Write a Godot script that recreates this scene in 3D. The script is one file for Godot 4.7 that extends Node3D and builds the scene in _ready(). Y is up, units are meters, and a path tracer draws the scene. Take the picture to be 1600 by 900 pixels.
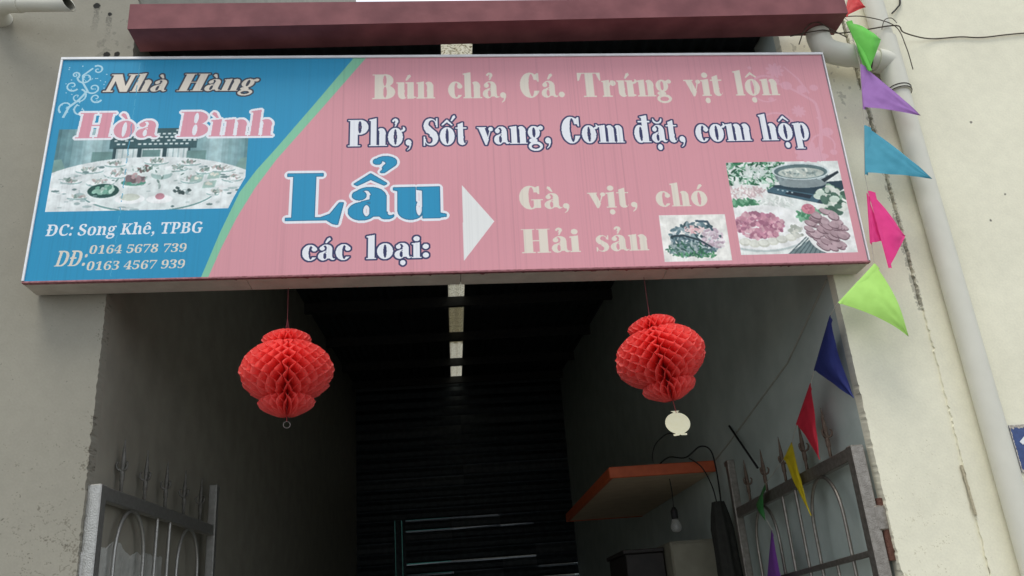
extends Node3D
# A restaurant passage between two houses: signboard, lanterns, bunting, gate leaves, tin roof.

const GREY_X := -1.344      # passage face of the grey house
const CREAM_X := 1.502      # passage face of the cream house
const WALL_Z := -0.13       # front faces of both houses
const ROOF_Y := 4.03        # roof underside at z = 0, rising 0.085 per metre inward

var taken := {}
var rng := RandomNumberGenerator.new()

# ------------------------------------------------------------------ helpers
func numbered(called: String) -> String:
	if not taken.has(called):
		taken[called] = 0
		return called
	taken[called] += 1
	return "%s_%03d" % [called, taken[called]]

func tag(o: Node, label: String, category: String, group := "") -> void:
	o.set_meta("label", label)
	o.set_meta("category", category)
	if group != "":
		o.set_meta("group", group)

func thing(called: String, label: String, category: String, at := Vector3.ZERO, group := "") -> Node3D:
	var o := Node3D.new()
	o.name = numbered(called)
	add_child(o)
	o.position = at
	tag(o, label, category, group)
	return o

func begin(soft := false) -> SurfaceTool:
	var st := SurfaceTool.new()
	st.begin(Mesh.PRIMITIVE_TRIANGLES)
	st.set_smooth_group(0 if soft else -1)
	return st

func obj(called: String, st: SurfaceTool, m: Material, parent: Node = null) -> MeshInstance3D:
	st.generate_normals()
	var o := MeshInstance3D.new()
	o.mesh = st.commit()
	o.material_override = m
	if parent == null:
		o.name = numbered(called)
		add_child(o)
	else:
		o.name = called
		parent.add_child(o, true)
	return o

func share(called: String, mesh: Mesh, m: Material, parent: Node) -> MeshInstance3D:
	var o := MeshInstance3D.new()
	o.mesh = mesh
	o.material_override = m
	o.name = called
	parent.add_child(o, true)
	return o

func structure(called: String, st: SurfaceTool, m: Material) -> MeshInstance3D:
	var o := obj(called, st, m)
	o.set_meta("kind", "structure")
	return o

func mat(c: Color, rough := 0.85, metal := 0.0) -> StandardMaterial3D:
	var m := StandardMaterial3D.new()
	m.albedo_color = c
	m.roughness = rough
	m.metallic = metal
	m.cull_mode = BaseMaterial3D.CULL_DISABLED
	return m

func noise(s: int, freq: float, oct := 4) -> FastNoiseLite:
	var n := FastNoiseLite.new()
	n.seed = s
	n.frequency = freq
	n.fractal_octaves = oct
	n.noise_type = FastNoiseLite.TYPE_SIMPLEX_SMOOTH
	return n

# mottled material: world-triplanar colour and relief from noise between two colours
func mottled(a: Color, b: Color, s: int, scale: float, rough := 0.9, relief := 0.3, metal := 0.0) -> StandardMaterial3D:
	var m := mat(Color.WHITE, rough, metal)
	var n := noise(s, 0.012, 5)
	var t := NoiseTexture2D.new()
	t.width = 512
	t.height = 512
	t.seamless = true
	t.noise = n
	var g := Gradient.new()
	g.set_color(0, a)
	g.set_color(1, b)
	t.color_ramp = g
	m.albedo_texture = t
	var h := NoiseTexture2D.new()
	h.width = 512
	h.height = 512
	h.seamless = true
	h.noise = noise(s + 7, 0.05, 4)
	m.heightmap_enabled = relief > 0.0
	if relief > 0.0:
		m.heightmap_texture = h
		m.heightmap_scale = relief
	m.uv1_triplanar = true
	m.uv1_world_triplanar = true
	m.uv1_scale = Vector3.ONE * scale
	return m

func tri(st: SurfaceTool, a: Vector3, b: Vector3, c: Vector3) -> void:
	st.add_vertex(a)
	st.add_vertex(b)
	st.add_vertex(c)

func quad(st: SurfaceTool, a: Vector3, b: Vector3, c: Vector3, d: Vector3) -> void:
	tri(st, a, b, c)
	tri(st, a, c, d)

func box(st: SurfaceTool, lo: Vector3, hi: Vector3, bev := 0.0) -> void:
	hull(st, Transform3D(Basis(), (lo + hi) / 2), (hi - lo), bev)

# chamfered box of size s in frame t
func hull(st: SurfaceTool, t: Transform3D, s: Vector3, bev := 0.0) -> void:
	var h := s / 2
	if bev <= 0.0:
		var c: Array[Vector3] = []
		for i in 8:
			c.append(t * Vector3(h.x if i & 1 else -h.x, h.y if i & 2 else -h.y, h.z if i & 4 else -h.z))
		for f in [[0, 2, 3, 1], [4, 5, 7, 6], [0, 4, 6, 2], [1, 3, 7, 5], [2, 6, 7, 3], [0, 1, 5, 4]]:
			quad(st, c[f[0]], c[f[1]], c[f[2]], c[f[3]])
		return
	var b := minf(bev, minf(h.x, minf(h.y, h.z)) * 0.9)
	for ax in 3:
		for sg in [-1.0, 1.0]:
			var u := (ax + 1) % 3
			var v := (ax + 2) % 3
			var p: Array[Vector3] = []
			for k in [[-1, -1], [1, -1], [1, 1], [-1, 1]]:
				var q := Vector3()
				q[ax] = sg * h[ax]
				q[u] = k[0] * (h[u] - b)
				q[v] = k[1] * (h[v] - b)
				p.append(t * q)
			if sg > 0:
				quad(st, p[3], p[2], p[1], p[0])
			else:
				quad(st, p[0], p[1], p[2], p[3])
	for ax in 3:
		var u := (ax + 1) % 3
		var v := (ax + 2) % 3
		for su in [-1.0, 1.0]:
			for sv in [-1.0, 1.0]:
				var p: Array[Vector3] = []
				for k in [[-1, 0], [1, 0], [1, 1], [-1, 1]]:
					var q := Vector3()
					q[ax] = k[0] * (h[ax] - b)
					q[u] = su * (h[u] - (b if k[1] == 0 else 0.0))
					q[v] = sv * (h[v] - (0.0 if k[1] == 0 else b))
					p.append(t * q)
				if su * sv > 0:
					quad(st, p[0], p[1], p[2], p[3])
				else:
					quad(st, p[3], p[2], p[1], p[0])
	for sx in [-1.0, 1.0]:
		for sy in [-1.0, 1.0]:
			for sz in [-1.0, 1.0]:
				var a := t * Vector3(sx * h.x, sy * (h.y - b), sz * (h.z - b))
				var c := t * Vector3(sx * (h.x - b), sy * h.y, sz * (h.z - b))
				var d := t * Vector3(sx * (h.x - b), sy * (h.y - b), sz * h.z)
				if sx * sy * sz > 0:
					tri(st, a, d, c)
				else:
					tri(st, a, c, d)

# rectangular bar from a to b
func bar(st: SurfaceTool, a: Vector3, b: Vector3, w: float, d: float, up := Vector3.UP, bev := 0.0) -> void:
	var z := (b - a).normalized()
	var x := up.cross(z)
	if x.length() < 0.01:
		x = Vector3.RIGHT
	x = x.normalized()
	var y := z.cross(x)
	hull(st, Transform3D(Basis(x, y, z), (a + b) / 2), Vector3(w, d, a.distance_to(b)), bev)

func tube(st: SurfaceTool, pts: PackedVector3Array, r: float, sides := 8, closed := true, r2 := -1.0) -> void:
	var n := pts.size()
	var up := Vector3.UP
	var rings: Array = []
	for i in n:
		var d := (pts[mini(i + 1, n - 1)] - pts[maxi(i - 1, 0)]).normalized()
		var x := up.cross(d)
		if x.length() < 0.05:
			x = Vector3.RIGHT.cross(d)
		x = x.normalized()
		up = d.cross(x)
		var y := d.cross(x)
		var rr := r if r2 < 0 else lerpf(r, r2, float(i) / (n - 1))
		var ring := PackedVector3Array()
		for k in sides:
			var a := TAU * k / sides
			ring.append(pts[i] + (x * cos(a) + y * sin(a)) * rr)
		rings.append(ring)
	st.set_smooth_group(1)
	for i in n - 1:
		for k in sides:
			var k2 := (k + 1) % sides
			quad(st, rings[i][k], rings[i][k2], rings[i + 1][k2], rings[i + 1][k])
	st.set_smooth_group(-1)
	if closed:
		for k in range(1, sides - 1):
			tri(st, rings[0][0], rings[0][k + 1], rings[0][k])
			tri(st, rings[n - 1][0], rings[n - 1][k], rings[n - 1][k + 1])

func curve(ctrl: Array, per := 8) -> PackedVector3Array:
	var out := PackedVector3Array()
	var n := ctrl.size()
	for i in n - 1:
		var p0: Vector3 = ctrl[maxi(i - 1, 0)]
		var p1: Vector3 = ctrl[i]
		var p2: Vector3 = ctrl[i + 1]
		var p3: Vector3 = ctrl[mini(i + 2, n - 1)]
		for k in per:
			out.append(p1.cubic_interpolate(p2, p0, p3, float(k) / per))
	out.append(ctrl[n - 1])
	return out

func lathe(st: SurfaceTool, prof: Array, at: Vector3, sides := 20) -> void:
	st.set_smooth_group(1)
	for i in prof.size() - 1:
		var p: Vector2 = prof[i]
		var q: Vector2 = prof[i + 1]
		for k in sides:
			var a := TAU * k / sides
			var b := TAU * (k + 1) / sides
			quad(st, at + Vector3(p.x * cos(a), p.y, p.x * sin(a)), at + Vector3(p.x * cos(b), p.y, p.x * sin(b)), at + Vector3(q.x * cos(b), q.y, q.x * sin(b)), at + Vector3(q.x * cos(a), q.y, q.x * sin(a)))
	st.set_smooth_group(-1)

# ------------------------------------------------------------------ print on the signboard (flat lettering and pictures)
# fat-face letters, 100 units = cap height; R/r = add/cut rectangle, E/e = add/cut ellipse, P/p = add/cut polygon
var FONT := {
	"a": [60, ["E", 29, 49, 21, 19], ["e", 24, 46, 8, 17], ["r", 0, 28, 30, 46], ["E", 15, 51, 9, 9.5], ["R", 30, 6, 51, 50], ["E", 19, 17, 18, 18.5], ["e", 25, 18, 5.5, 13.5], ["P", 18, 33, 32, 38, 32, 42, 18, 37], ["E", 52, 7, 9, 7], ["e", 57, 12, 5, 6], ["R", 30, 8, 50, 50]],
	"b": [64, ["R", 6, 0, 28, 100], ["E", 38, 33, 23, 35], ["e", 36, 33, 5.5, 28], ["R", 6, 0, 28, 100]],
	"c": [54, ["E", 28, 33, 27, 35], ["e", 31, 33, 7.5, 29.5], ["r", 35, 13, 60, 44], ["E", 43, 48, 9.5, 10]],
	"d": [66, ["E", 24, 33, 23, 35], ["e", 27, 33, 6, 28], ["R", 34, 0, 56, 100], ["P", 26, 100, 34, 95, 56, 92, 56, 106], ["R", 44, 0, 65, 4]],
	"g": [62, ["E", 24, 43, 23, 25], ["e", 24, 43, 6, 19], ["E", 51, 60, 9, 8.5], ["P", 36, 58, 50, 62, 50, 67, 38, 63], ["E", 28, -10, 27, 18], ["e", 28, -11, 16, 9], ["E", 20, 12, 16, 9]],
	"h": [68, ["E", 45, 47, 17, 21], ["e", 33, 43, 5.5, 18], ["R", 6, 0, 28, 100], ["P", 0, 100, 0, 96, 6, 94, 28, 92, 28, 106], ["R", 0, 0, 33, 4], ["R", 38, 0, 61, 46], ["R", 35, 0, 67, 4]],
	"i": [36, ["R", 6, 0, 29, 62], ["P", 0, 65, 0, 61, 6, 59, 29, 56, 29, 69], ["R", 0, 0, 35, 4], ["E", 18, 85, 11.5, 11.5]],
	"l": [36, ["R", 6, 0, 29, 100], ["P", 0, 100, 0, 96, 6, 94, 29, 92, 29, 106], ["R", 0, 0, 35, 4]],
	"m": [102, ["E", 45, 47, 17, 21], ["E", 78, 47, 17, 21], ["e", 33, 43, 5.5, 18], ["e", 66, 43, 5.5, 18], ["R", 6, 0, 28, 62], ["P", 0, 65, 0, 61, 6, 59, 28, 56, 28, 69], ["R", 0, 0, 33, 4], ["R", 38, 0, 61, 46], ["R", 35, 0, 66, 4], ["R", 71, 0, 94, 46], ["R", 68, 0, 100, 4]],
	"n": [68, ["E", 45, 47, 17, 21], ["e", 33, 43, 5.5, 18], ["R", 6, 0, 28, 62], ["P", 0, 65, 0, 61, 6, 59, 28, 56, 28, 69], ["R", 0, 0, 33, 4], ["R", 38, 0, 61, 46], ["R", 35, 0, 67, 4]],
	"o": [60, ["E", 29, 33, 28, 35], ["e", 29, 33, 6, 29]],
	"p": [64, ["E", 38, 33, 23, 35], ["e", 36, 33, 5.5, 28], ["R", 6, -30, 28, 62], ["P", 0, 65, 0, 61, 6, 59, 28, 56, 28, 69], ["R", 0, -34, 36, -30]],
	"r": [54, ["R", 6, 0, 29, 62], ["P", 0, 65, 0, 61, 6, 59, 29, 56, 29, 69], ["R", 0, 0, 37, 4], ["E", 42, 55, 10.5, 11.5], ["P", 29, 42, 38, 62, 42, 66, 34, 66, 29, 56]],
	"s": [48, ["E", 22, 48, 20, 20], ["e", 27, 53, 10, 10], ["r", 24, 34, 46, 50], ["E", 24, 18, 20, 20], ["e", 18, 12, 10, 9.5], ["r", 0, 15, 20, 30], ["P", 2, 48, 8, 34, 40, 12, 45, 20, 40, 32, 10, 56], ["P", 40, 66, 44, 66, 44, 48, 40, 48], ["P", 2, 18, 6, 18, 6, 0, 2, 0]],
	"t": [44, ["E", 24, 15, 16, 17], ["e", 34, 20, 5, 15], ["r", 32, 12, 42, 40], ["P", 8, 12, 29, 12, 29, 86, 8, 78], ["R", 0, 61, 42, 66]],
	"u": [70, ["E", 23, 17, 17, 19], ["e", 34, 21, 5, 17], ["R", 6, 16, 29, 62], ["P", 0, 66, 0, 62, 6, 60, 29, 60, 29, 66], ["R", 39, 0, 62, 62], ["P", 32, 66, 32, 62, 39, 60, 62, 60, 62, 66], ["P", 56, 0, 70, 3, 70, 7, 60, 10]],
	"v": [62, ["P", 5, 65, 29, 65, 44, 18, 36, -2, 30, -2], ["P", 34, 0, 38, 8, 54, 56, 49, 58], ["R", 0, 62, 35, 66], ["E", 53, 58, 9, 8.5]],
	"B": [84, ["E", 46, 74, 29, 26.5], ["E", 48, 27, 33, 27.5], ["r", 0, 0, 30, 100], ["e", 44, 74, 6, 21.5], ["e", 45, 27, 6.5, 22], ["R", 8, 0, 37, 100], ["R", 0, 0, 46, 4], ["R", 0, 96, 46, 100]],
	"C": [76, ["E", 38, 50, 37, 52], ["e", 43, 50, 10, 46], ["r", 48, 27, 84, 72], ["P", 66, 100, 71, 100, 71, 64, 66, 64, 52, 90]],
	"D": [90, ["E", 48, 50, 38, 50], ["r", 0, 0, 30, 100], ["e", 46, 50, 8, 45], ["R", 8, 0, 37, 100], ["R", 0, 0, 46, 4], ["R", 0, 96, 46, 100]],
	"G": [84, ["E", 38, 50, 37, 52], ["e", 43, 50, 10, 46], ["r", 48, 40, 84, 72], ["P", 66, 100, 71, 100, 71, 64, 66, 64, 52, 90], ["R", 50, 4, 74, 40], ["R", 42, 38, 82, 42]],
	"H": [96, ["R", 8, 0, 37, 100], ["R", 58, 0, 87, 100], ["R", 36, 48, 59, 53], ["R", 0, 0, 45, 4], ["R", 0, 96, 45, 100], ["R", 50, 0, 95, 4], ["R", 50, 96, 95, 100]],
	"L": [80, ["R", 8, 0, 37, 100], ["R", 0, 95, 47, 100], ["R", 0, 0, 62, 5], ["P", 44, 4, 58, 12, 70, 36, 75, 36, 68, -10, 62, -8, 54, 0]],
	"N": [98, ["R", 10, 0, 26, 100], ["R", 72, 0, 88, 100], ["P", 4, 100, 38, 100, 88, 0, 62, 0], ["R", 0, 0, 36, 6], ["R", 0, 94, 36, 100], ["R", 62, 94, 98, 100]],
	"P": [78, ["E", 44, 72, 32, 28.5], ["r", 0, 40, 30, 104], ["e", 44, 72, 6.5, 23.5], ["R", 8, 0, 37, 100], ["R", 0, 0, 47, 4], ["R", 0, 96, 44, 100]],
	"S": [62, ["E", 29, 73, 26, 29], ["e", 35, 80, 13, 15], ["r", 32, 52, 62, 76], ["E", 31, 27, 27, 29], ["e", 24, 19, 13, 14], ["r", 0, 24, 26, 46], ["P", 3, 72, 10, 52, 52, 18, 58, 30, 52, 48, 12, 84], ["P", 51, 102, 56, 102, 56, 68, 51, 68], ["P", 3, 32, 8, 32, 8, -2, 3, -2]],
	"T": [86, ["R", 28, 0, 57, 100], ["R", 19, 0, 66, 4], ["R", 1, 95, 84, 100], ["P", 0, 100, 16, 95, 5, 66, 0, 66], ["P", 85, 100, 69, 95, 80, 66, 85, 66]],
	",": [30, ["E", 13, 11, 11, 11.5], ["P", 22, 12, 24, 4, 18, -12, 8, -20, 7, -17, 15, -8, 15, 4]],
	".": [30, ["E", 13, 11, 11, 11.5]],
	":": [30, ["E", 13, 12, 11, 11.5], ["E", 13, 50, 11, 11.5]],
}
# letter with marks: base, marks, centre of the marks over the letter
var MARKED := {
	"ú": ["u", ["acute"], 38], "á": ["a", ["acute"], 30], "à": ["a", ["grave"], 26], "ả": ["a", ["hook"], 28], "ạ": ["a", ["dot"], 30],
	"ứ": ["u", ["horn", "acute"], 36], "ị": ["i", ["dot"], 18], "ộ": ["o", ["hat", "dot"], 29], "ở": ["o", ["horn", "hook"], 29],
	"ố": ["o", ["hat", "acute2"], 29], "ơ": ["o", ["horn"], 29], "đ": ["d", ["bar"], 40], "ặ": ["a", ["breve", "dot"], 29],
	"ẩ": ["a", ["hat", "hook2"], 30], "ò": ["o", ["grave"], 27], "ì": ["dotless", ["grave"], 14], "ó": ["o", ["acute"], 30],
}

func mark_ops(kind: String, c: float, w: float) -> Array:
	match kind:
		"acute": return [["P", c - 6, 74, c, 73, c + 15, 90, c + 11, 98, c + 3, 95]]
		"acute2": return [["P", c + 14, 92, c + 19, 90, c + 33, 106, c + 29, 114, c + 22, 110]]
		"grave": return [["P", c + 6, 74, c, 73, c - 15, 90, c - 11, 98, c - 3, 95]]
		"hook": return [["E", c, 93, 11, 10.5], ["e", c - 5, 91, 5, 4.5], ["p", c - 14, 92, c - 2, 88, c - 4, 80, c - 14, 80], ["P", c - 3, 73, c + 2, 73, c + 8, 86, c + 1, 86], ["E", c - 8, 94, 4, 4.5]]
		"hook2": return [["E", c + 20, 123, 15, 13], ["e", c + 14, 121, 7, 6], ["p", c + 2, 122, c + 18, 116, c + 14, 106, c, 106], ["P", c + 13, 101, c + 18, 100, c + 30, 113, c + 20, 114], ["E", c + 9, 125, 5.5, 6]]
		"hat": return [["P", c - 22, 76, c, 98, c + 22, 76, c + 18, 73, c, 86, c - 18, 73]]
		"breve": return [["E", c, 88, 19, 16], ["e", c, 94, 14, 15], ["r", c - 20, 92, c + 20, 112]]
		"dot": return [["E", c, -19, 9.5, 11.5]]
		"horn": return [["E", w - 2, 62, 8, 9], ["e", w - 7, 66, 5, 6], ["P", w - 14, 50, w + 2, 54, w + 5, 60, w - 8, 60]]
		"bar": return [["R", 20, 78, 66, 84]]
	return []

func fill_poly(img: Image, pts: PackedVector2Array, col: Color) -> void:
	var lo := 1e9
	var hi := -1e9
	for p in pts:
		lo = minf(lo, p.y)
		hi = maxf(hi, p.y)
	var n := pts.size()
	for y in range(maxi(0, floori(lo)), mini(img.get_height(), ceili(hi))):
		var xs: Array[float] = []
		var yy := y + 0.5
		for i in n:
			var a := pts[i]
			var b := pts[(i + 1) % n]
			if (a.y <= yy) != (b.y <= yy):
				xs.append(a.x + (yy - a.y) / (b.y - a.y) * (b.x - a.x))
		xs.sort()
		for i in range(0, xs.size() - 1, 2):
			var x0 := roundi(xs[i])
			var x1 := roundi(xs[i + 1])
			if x1 > x0:
				img.fill_rect(Rect2i(x0, y, x1 - x0, 1), col)

func ell(cx: float, cy: float, rx: float, ry: float, n := 28, turn := 0.0) -> PackedVector2Array:
	var out := PackedVector2Array()
	for k in n:
		var p := Vector2(rx * cos(TAU * k / n), ry * sin(TAU * k / n)).rotated(turn)
		out.append(Vector2(cx, cy) + p)
	return out

func stamp(img: Image, mask: Image, at: Vector2i, col: Color) -> void:
	var src := Image.create(mask.get_width(), mask.get_height(), false, Image.FORMAT_RGBA8)
	src.fill(col)
	img.blit_rect_mask(src, mask, Rect2i(Vector2i.ZERO, mask.get_size()), at)

func outlined(img: Image, mask: Image, at: Vector2i, col: Color, rings: Array) -> void:
	for ring in rings:                                     # [radius, colour], widest first
		for k in 16:
			var d := Vector2.from_angle(TAU * k / 16) * float(ring[0])
			stamp(img, mask, at + Vector2i(roundi(d.x), roundi(d.y)), ring[1])
	stamp(img, mask, at, col)

func ops_of(ch: String) -> Array:                          # [advance, ops]
	if MARKED.has(ch):
		var mk: Array = MARKED[ch]
		var g: Array
		if mk[0] == "dotless":
			g = FONT["i"].slice(0, 4)
		else:
			g = FONT[mk[0]].duplicate()
		var w: float = g[0]
		for k in mk[1]:
			g.append_array(mark_ops(k, mk[2], w))
		if mk[1].has("horn"):
			g[0] = w + 4
		return g
	return FONT[ch]

func fat_text(img: Image, text: String, x: float, base: float, width: float, cap: float, col: Color, rings := [], skew := 0.0, space := 34.0) -> void:
	var total := 0.0
	for ch in text:
		total += space if ch == " " else float(ops_of(ch)[0]) + 1.0
	var sx := width / total
	var sy := cap / 100.0
	var pad := 30
	var mask := Image.create(int(width) + 2 * pad + int(cap), int(cap * 2.2) + 2 * pad, false, Image.FORMAT_RGBA8)
	var by := pad + cap * 1.45
	var pen := 0.0
	for ch in text:
		if ch == " ":
			pen += space
			continue
		var g := ops_of(ch)
		for i in range(1, g.size()):
			var op: Array = g[i]
			var kind: String = op[0]
			var pts := PackedVector2Array()
			match kind.to_upper():
				"R": pts = PackedVector2Array([Vector2(op[1], op[2]), Vector2(op[3], op[2]), Vector2(op[3], op[4]), Vector2(op[1], op[4])])
				"E": pts = ell(op[1], op[2], op[3], op[4])
				"P":
					for k in range(1, op.size(), 2):
						pts.append(Vector2(op[k], op[k + 1]))
			for k in pts.size():
				pts[k] = Vector2(pad + (pen + pts[k].x + skew * pts[k].y) * sx, by - pts[k].y * sy)
			fill_poly(mask, pts, Color.WHITE if kind == kind.to_upper() else Color(0, 0, 0, 0))
		pen += float(g[0]) + 1.0
	outlined(img, mask, Vector2i(roundi(x) - pad, roundi(base - by)), col, rings)

func serif_text(img: Image, text: String, x: float, base: float, width: float, cap: float, col: Color, rings := [], skew := 0.0) -> void:
	var f := SystemFont.new()
	f.font_names = PackedStringArray(["Droid Serif"])
	f.font_weight = 700
	var ref := TextMesh.new()
	ref.font = f
	ref.font_size = 64
	ref.depth = 0.0
	ref.text = "H"
	var caph := ref.get_aabb().size.y
	var tm := TextMesh.new()
	tm.font = f
	tm.font_size = 64
	tm.depth = 0.0
	tm.text = text
	var bb := tm.get_aabb()
	ref.text = text.replace(",", "").replace("g", "o") if text.contains("g") else "H"
	var lowest := bb.position.y
	if text.contains("g") or text.contains(","):
		tm.text = text
		lowest = bb.position.y + caph * 0.34              # the tail of the g hangs below the line
	var arr := tm.surface_get_arrays(0)
	var v: PackedVector3Array = arr[Mesh.ARRAY_VERTEX]
	var idx: PackedInt32Array = arr[Mesh.ARRAY_INDEX]
	var pad := 20
	var mask := Image.create(int(width) + 2 * pad + int(cap), int(cap * 2.4) + 2 * pad, false, Image.FORMAT_RGBA8)
	var sx := width / bb.size.x
	var sy := cap / caph
	var by := pad + cap * 1.5
	for i in range(0, idx.size(), 3):
		var t := PackedVector2Array()
		for k in 3:
			var p := v[idx[i + k]]
			t.append(Vector2(pad + (p.x - bb.position.x) * sx + skew * (p.y - lowest) * sy, by - (p.y - lowest) * sy))
		fill_poly(mask, t, Color.WHITE)
	outlined(img, mask, Vector2i(roundi(x) - pad, roundi(base - by)), col, rings)

func stroke(img: Image, pts: PackedVector2Array, r0: float, r1: float, col: Color) -> void:
	for i in pts.size() - 1:
		var a := pts[i]
		var b := pts[i + 1]
		var n := (b - a).orthogonal().normalized()
		var ra := lerpf(r0, r1, float(i) / pts.size())
		fill_poly(img, PackedVector2Array([a + n * ra, b + n * ra, b - n * ra, a - n * ra]), col)
		fill_poly(img, ell(b.x, b.y, ra, ra, 10), col)

func spiral(c: Vector2, r: float, a0: float, turns: float, grow := 0.12) -> PackedVector2Array:
	var out := PackedVector2Array()
	for k in 26:
		var t := k / 25.0
		out.append(c + Vector2.from_angle(a0 + TAU * turns * t) * r * lerpf(1.0, grow, t))
	return out

func jitter(c: Color, amt: float) -> Color:
	var d := rng.randf_range(-amt, amt)
	return Color(clampf(c.r + d, 0, 1), clampf(c.g + d, 0, 1), clampf(c.b + d, 0, 1))

func blobs(img: Image, c: Vector2, r: Vector2, count: int, size: Vector2, cols: Array, rot := true) -> void:
	for i in count:
		var a := rng.randf() * TAU
		var q := sqrt(rng.randf())
		var p := c + Vector2(cos(a) * r.x, sin(a) * r.y) * q
		var s := rng.randf_range(0.6, 1.2)
		var k: Color = cols[rng.randi() % cols.size()]
		fill_poly(img, ell(p.x, p.y, size.x * s, size.y * s, 12, rng.randf() * PI if rot else 0.0), jitter(k, 0.05))

func soften(pic: Image, f: float) -> void:
	var w := pic.get_width()
	var h := pic.get_height()
	pic.resize(int(w / f), int(h / f), Image.INTERPOLATE_LANCZOS)
	pic.resize(w, h, Image.INTERPOLATE_CUBIC)
	var g := noise(w, 0.03, 3)                             # uneven tone of the photograph that is printed
	for y in h:
		for x in w:
			var c := pic.get_pixel(x, y)
			var k := 1.0 + 0.12 * g.get_noise_2d(x, y)
			pic.set_pixel(x, y, Color(minf(c.r * k, 1), minf(c.g * k, 1), minf(c.b * k, 1)))

func sign_print() -> Image:
	var W := 2048
	var H := 640
	var pink := Color8(219, 154, 164)
	var blue := Color8(42, 148, 192)
	var green := Color8(136, 200, 166)
	var cream := Color8(228, 218, 204)
	var white := Color8(238, 240, 246)
	var navy := Color8(52, 56, 96)
	var img := Image.create(W, H, false, Image.FORMAT_RGBA8)
	img.fill(pink)
	fill_poly(img, PackedVector2Array([Vector2(0, 0), Vector2(788, 0), Vector2(680, 154), Vector2(566, 315), Vector2(518, 397), Vector2(478, 481), Vector2(447, 562), Vector2(422, 640), Vector2(0, 640)]), green)
	fill_poly(img, PackedVector2Array([Vector2(0, 0), Vector2(755, 0), Vector2(655, 148), Vector2(564, 281), Vector2(518, 345), Vector2(481, 408), Vector2(441, 520), Vector2(405, 640), Vector2(0, 640)]), blue)
	# banquet picture, tinted
	var pic := Image.create(472, 236, false, Image.FORMAT_RGBA8)
	pic.fill(Color8(120, 160, 165))
	for k in 60:
		var x := k * 8
		var t := absf(k - 30) / 30.0
		pic.fill_rect(Rect2i(x, 0, 8, 140), jitter(Color8(74, 120, 128).lerp(Color8(176, 205, 208), 1.0 - absf(t - 0.62) * 2.2), 0.04))
	pic.fill_rect(Rect2i(130, 0, 215, 60), Color8(58, 92, 98))
	for r in 5:
		for k in 16:
			if rng.randf() < 0.75:
				pic.fill_rect(Rect2i(134 + k * 13 + (r % 2) * 6, 4 + r * 10, 8, 5), Color8(206, 220, 220))
	pic.fill_rect(Rect2i(140, 56, 190, 40), Color8(48, 78, 84))
	for k in 3:
		pic.fill_rect(Rect2i(148 + k * 62, 60, 52, 30), Color8(212, 224, 224))
		for j in 4:
			pic.fill_rect(Rect2i(150 + k * 62 + j * 13, 60, 2, 30), Color8(150, 175, 178))
	for c in [[90, 68, 50, 34], [212, 64, 44, 26], [322, 68, 48, 34]]:
		pic.fill_rect(Rect2i(c[0], c[1], c[2], c[3]), Color8(112, 148, 146))
	fill_poly(pic, PackedVector2Array([Vector2(0, 90), Vector2(18, 88), Vector2(40, 140), Vector2(0, 150)]), Color8(128, 164, 158))
	fill_poly(pic, PackedVector2Array([Vector2(472, 90), Vector2(456, 92), Vector2(436, 140), Vector2(472, 150)]), Color8(128, 164, 158))
	fill_poly(pic, ell(236, 196, 300, 112, 60), Color8(232, 238, 238))
	pic.fill_rect(Rect2i(0, 196, 472, 40), Color8(232, 238, 238))
	fill_poly(pic, ell(240, 176, 168, 66, 60), Color8(108, 150, 148))
	fill_poly(pic, ell(240, 173, 168, 65, 60), Color8(226, 234, 233))
	for q in [[90, 120, 34, 8], [150, 104, 26, 6], [250, 98, 30, 7], [330, 104, 30, 6], [412, 122, 34, 8], [50, 150, 26, 7], [440, 150, 26, 8], [120, 156, 34, 10], [160, 132, 34, 11], [300, 118, 30, 8], [340, 152, 26, 9], [370, 128, 22, 7], [400, 190, 20, 6], [70, 196, 24, 5]]:
		fill_poly(pic, ell(q[0], q[1] + 3, q[2], q[3]), Color8(150, 182, 180))
		fill_poly(pic, ell(q[0], q[1], q[2], q[3]), Color8(242, 246, 246))
		blobs(pic, Vector2(q[0] + rng.randf_range(-4, 4), q[1] - 3), Vector2(q[2] * 0.6, q[3] * 0.6), 16, Vector2(6, 2.6), [Color8(168, 186, 180), Color8(126, 150, 142), Color8(206, 206, 200), Color8(186, 172, 170)])
	fill_poly(pic, ell(130, 180, 38, 20), Color8(40, 84, 78))
	blobs(pic, Vector2(130, 176), Vector2(26, 10), 26, Vector2(7, 5), [Color8(150, 196, 178), Color8(190, 220, 205), Color8(112, 166, 146)])
	fill_poly(pic, ell(200, 160, 38, 13), Color8(236, 242, 242))
	fill_poly(pic, ell(200, 158, 30, 9), Color8(88, 150, 130))
	blobs(pic, Vector2(200, 146), Vector2(24, 8), 20, Vector2(9, 6), [Color8(150, 128, 132), Color8(176, 150, 152), Color8(122, 106, 110)])
	blobs(pic, Vector2(222, 118), Vector2(18, 9), 16, Vector2(6, 3), [Color8(80, 110, 96), Color8(130, 112, 110)])
	fill_poly(pic, ell(266, 136, 26, 14), Color8(170, 196, 192))
	fill_poly(pic, ell(266, 129, 26, 8), Color8(226, 236, 234))
	fill_poly(pic, ell(196, 204, 36, 14), Color8(246, 248, 248))
	fill_poly(pic, ell(196, 199, 24, 10), Color8(206, 212, 200))
	fill_poly(pic, ell(268, 206, 32, 12), Color8(248, 250, 250))
	fill_poly(pic, ell(268, 198, 11, 9), Color8(196, 140, 152))
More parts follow.
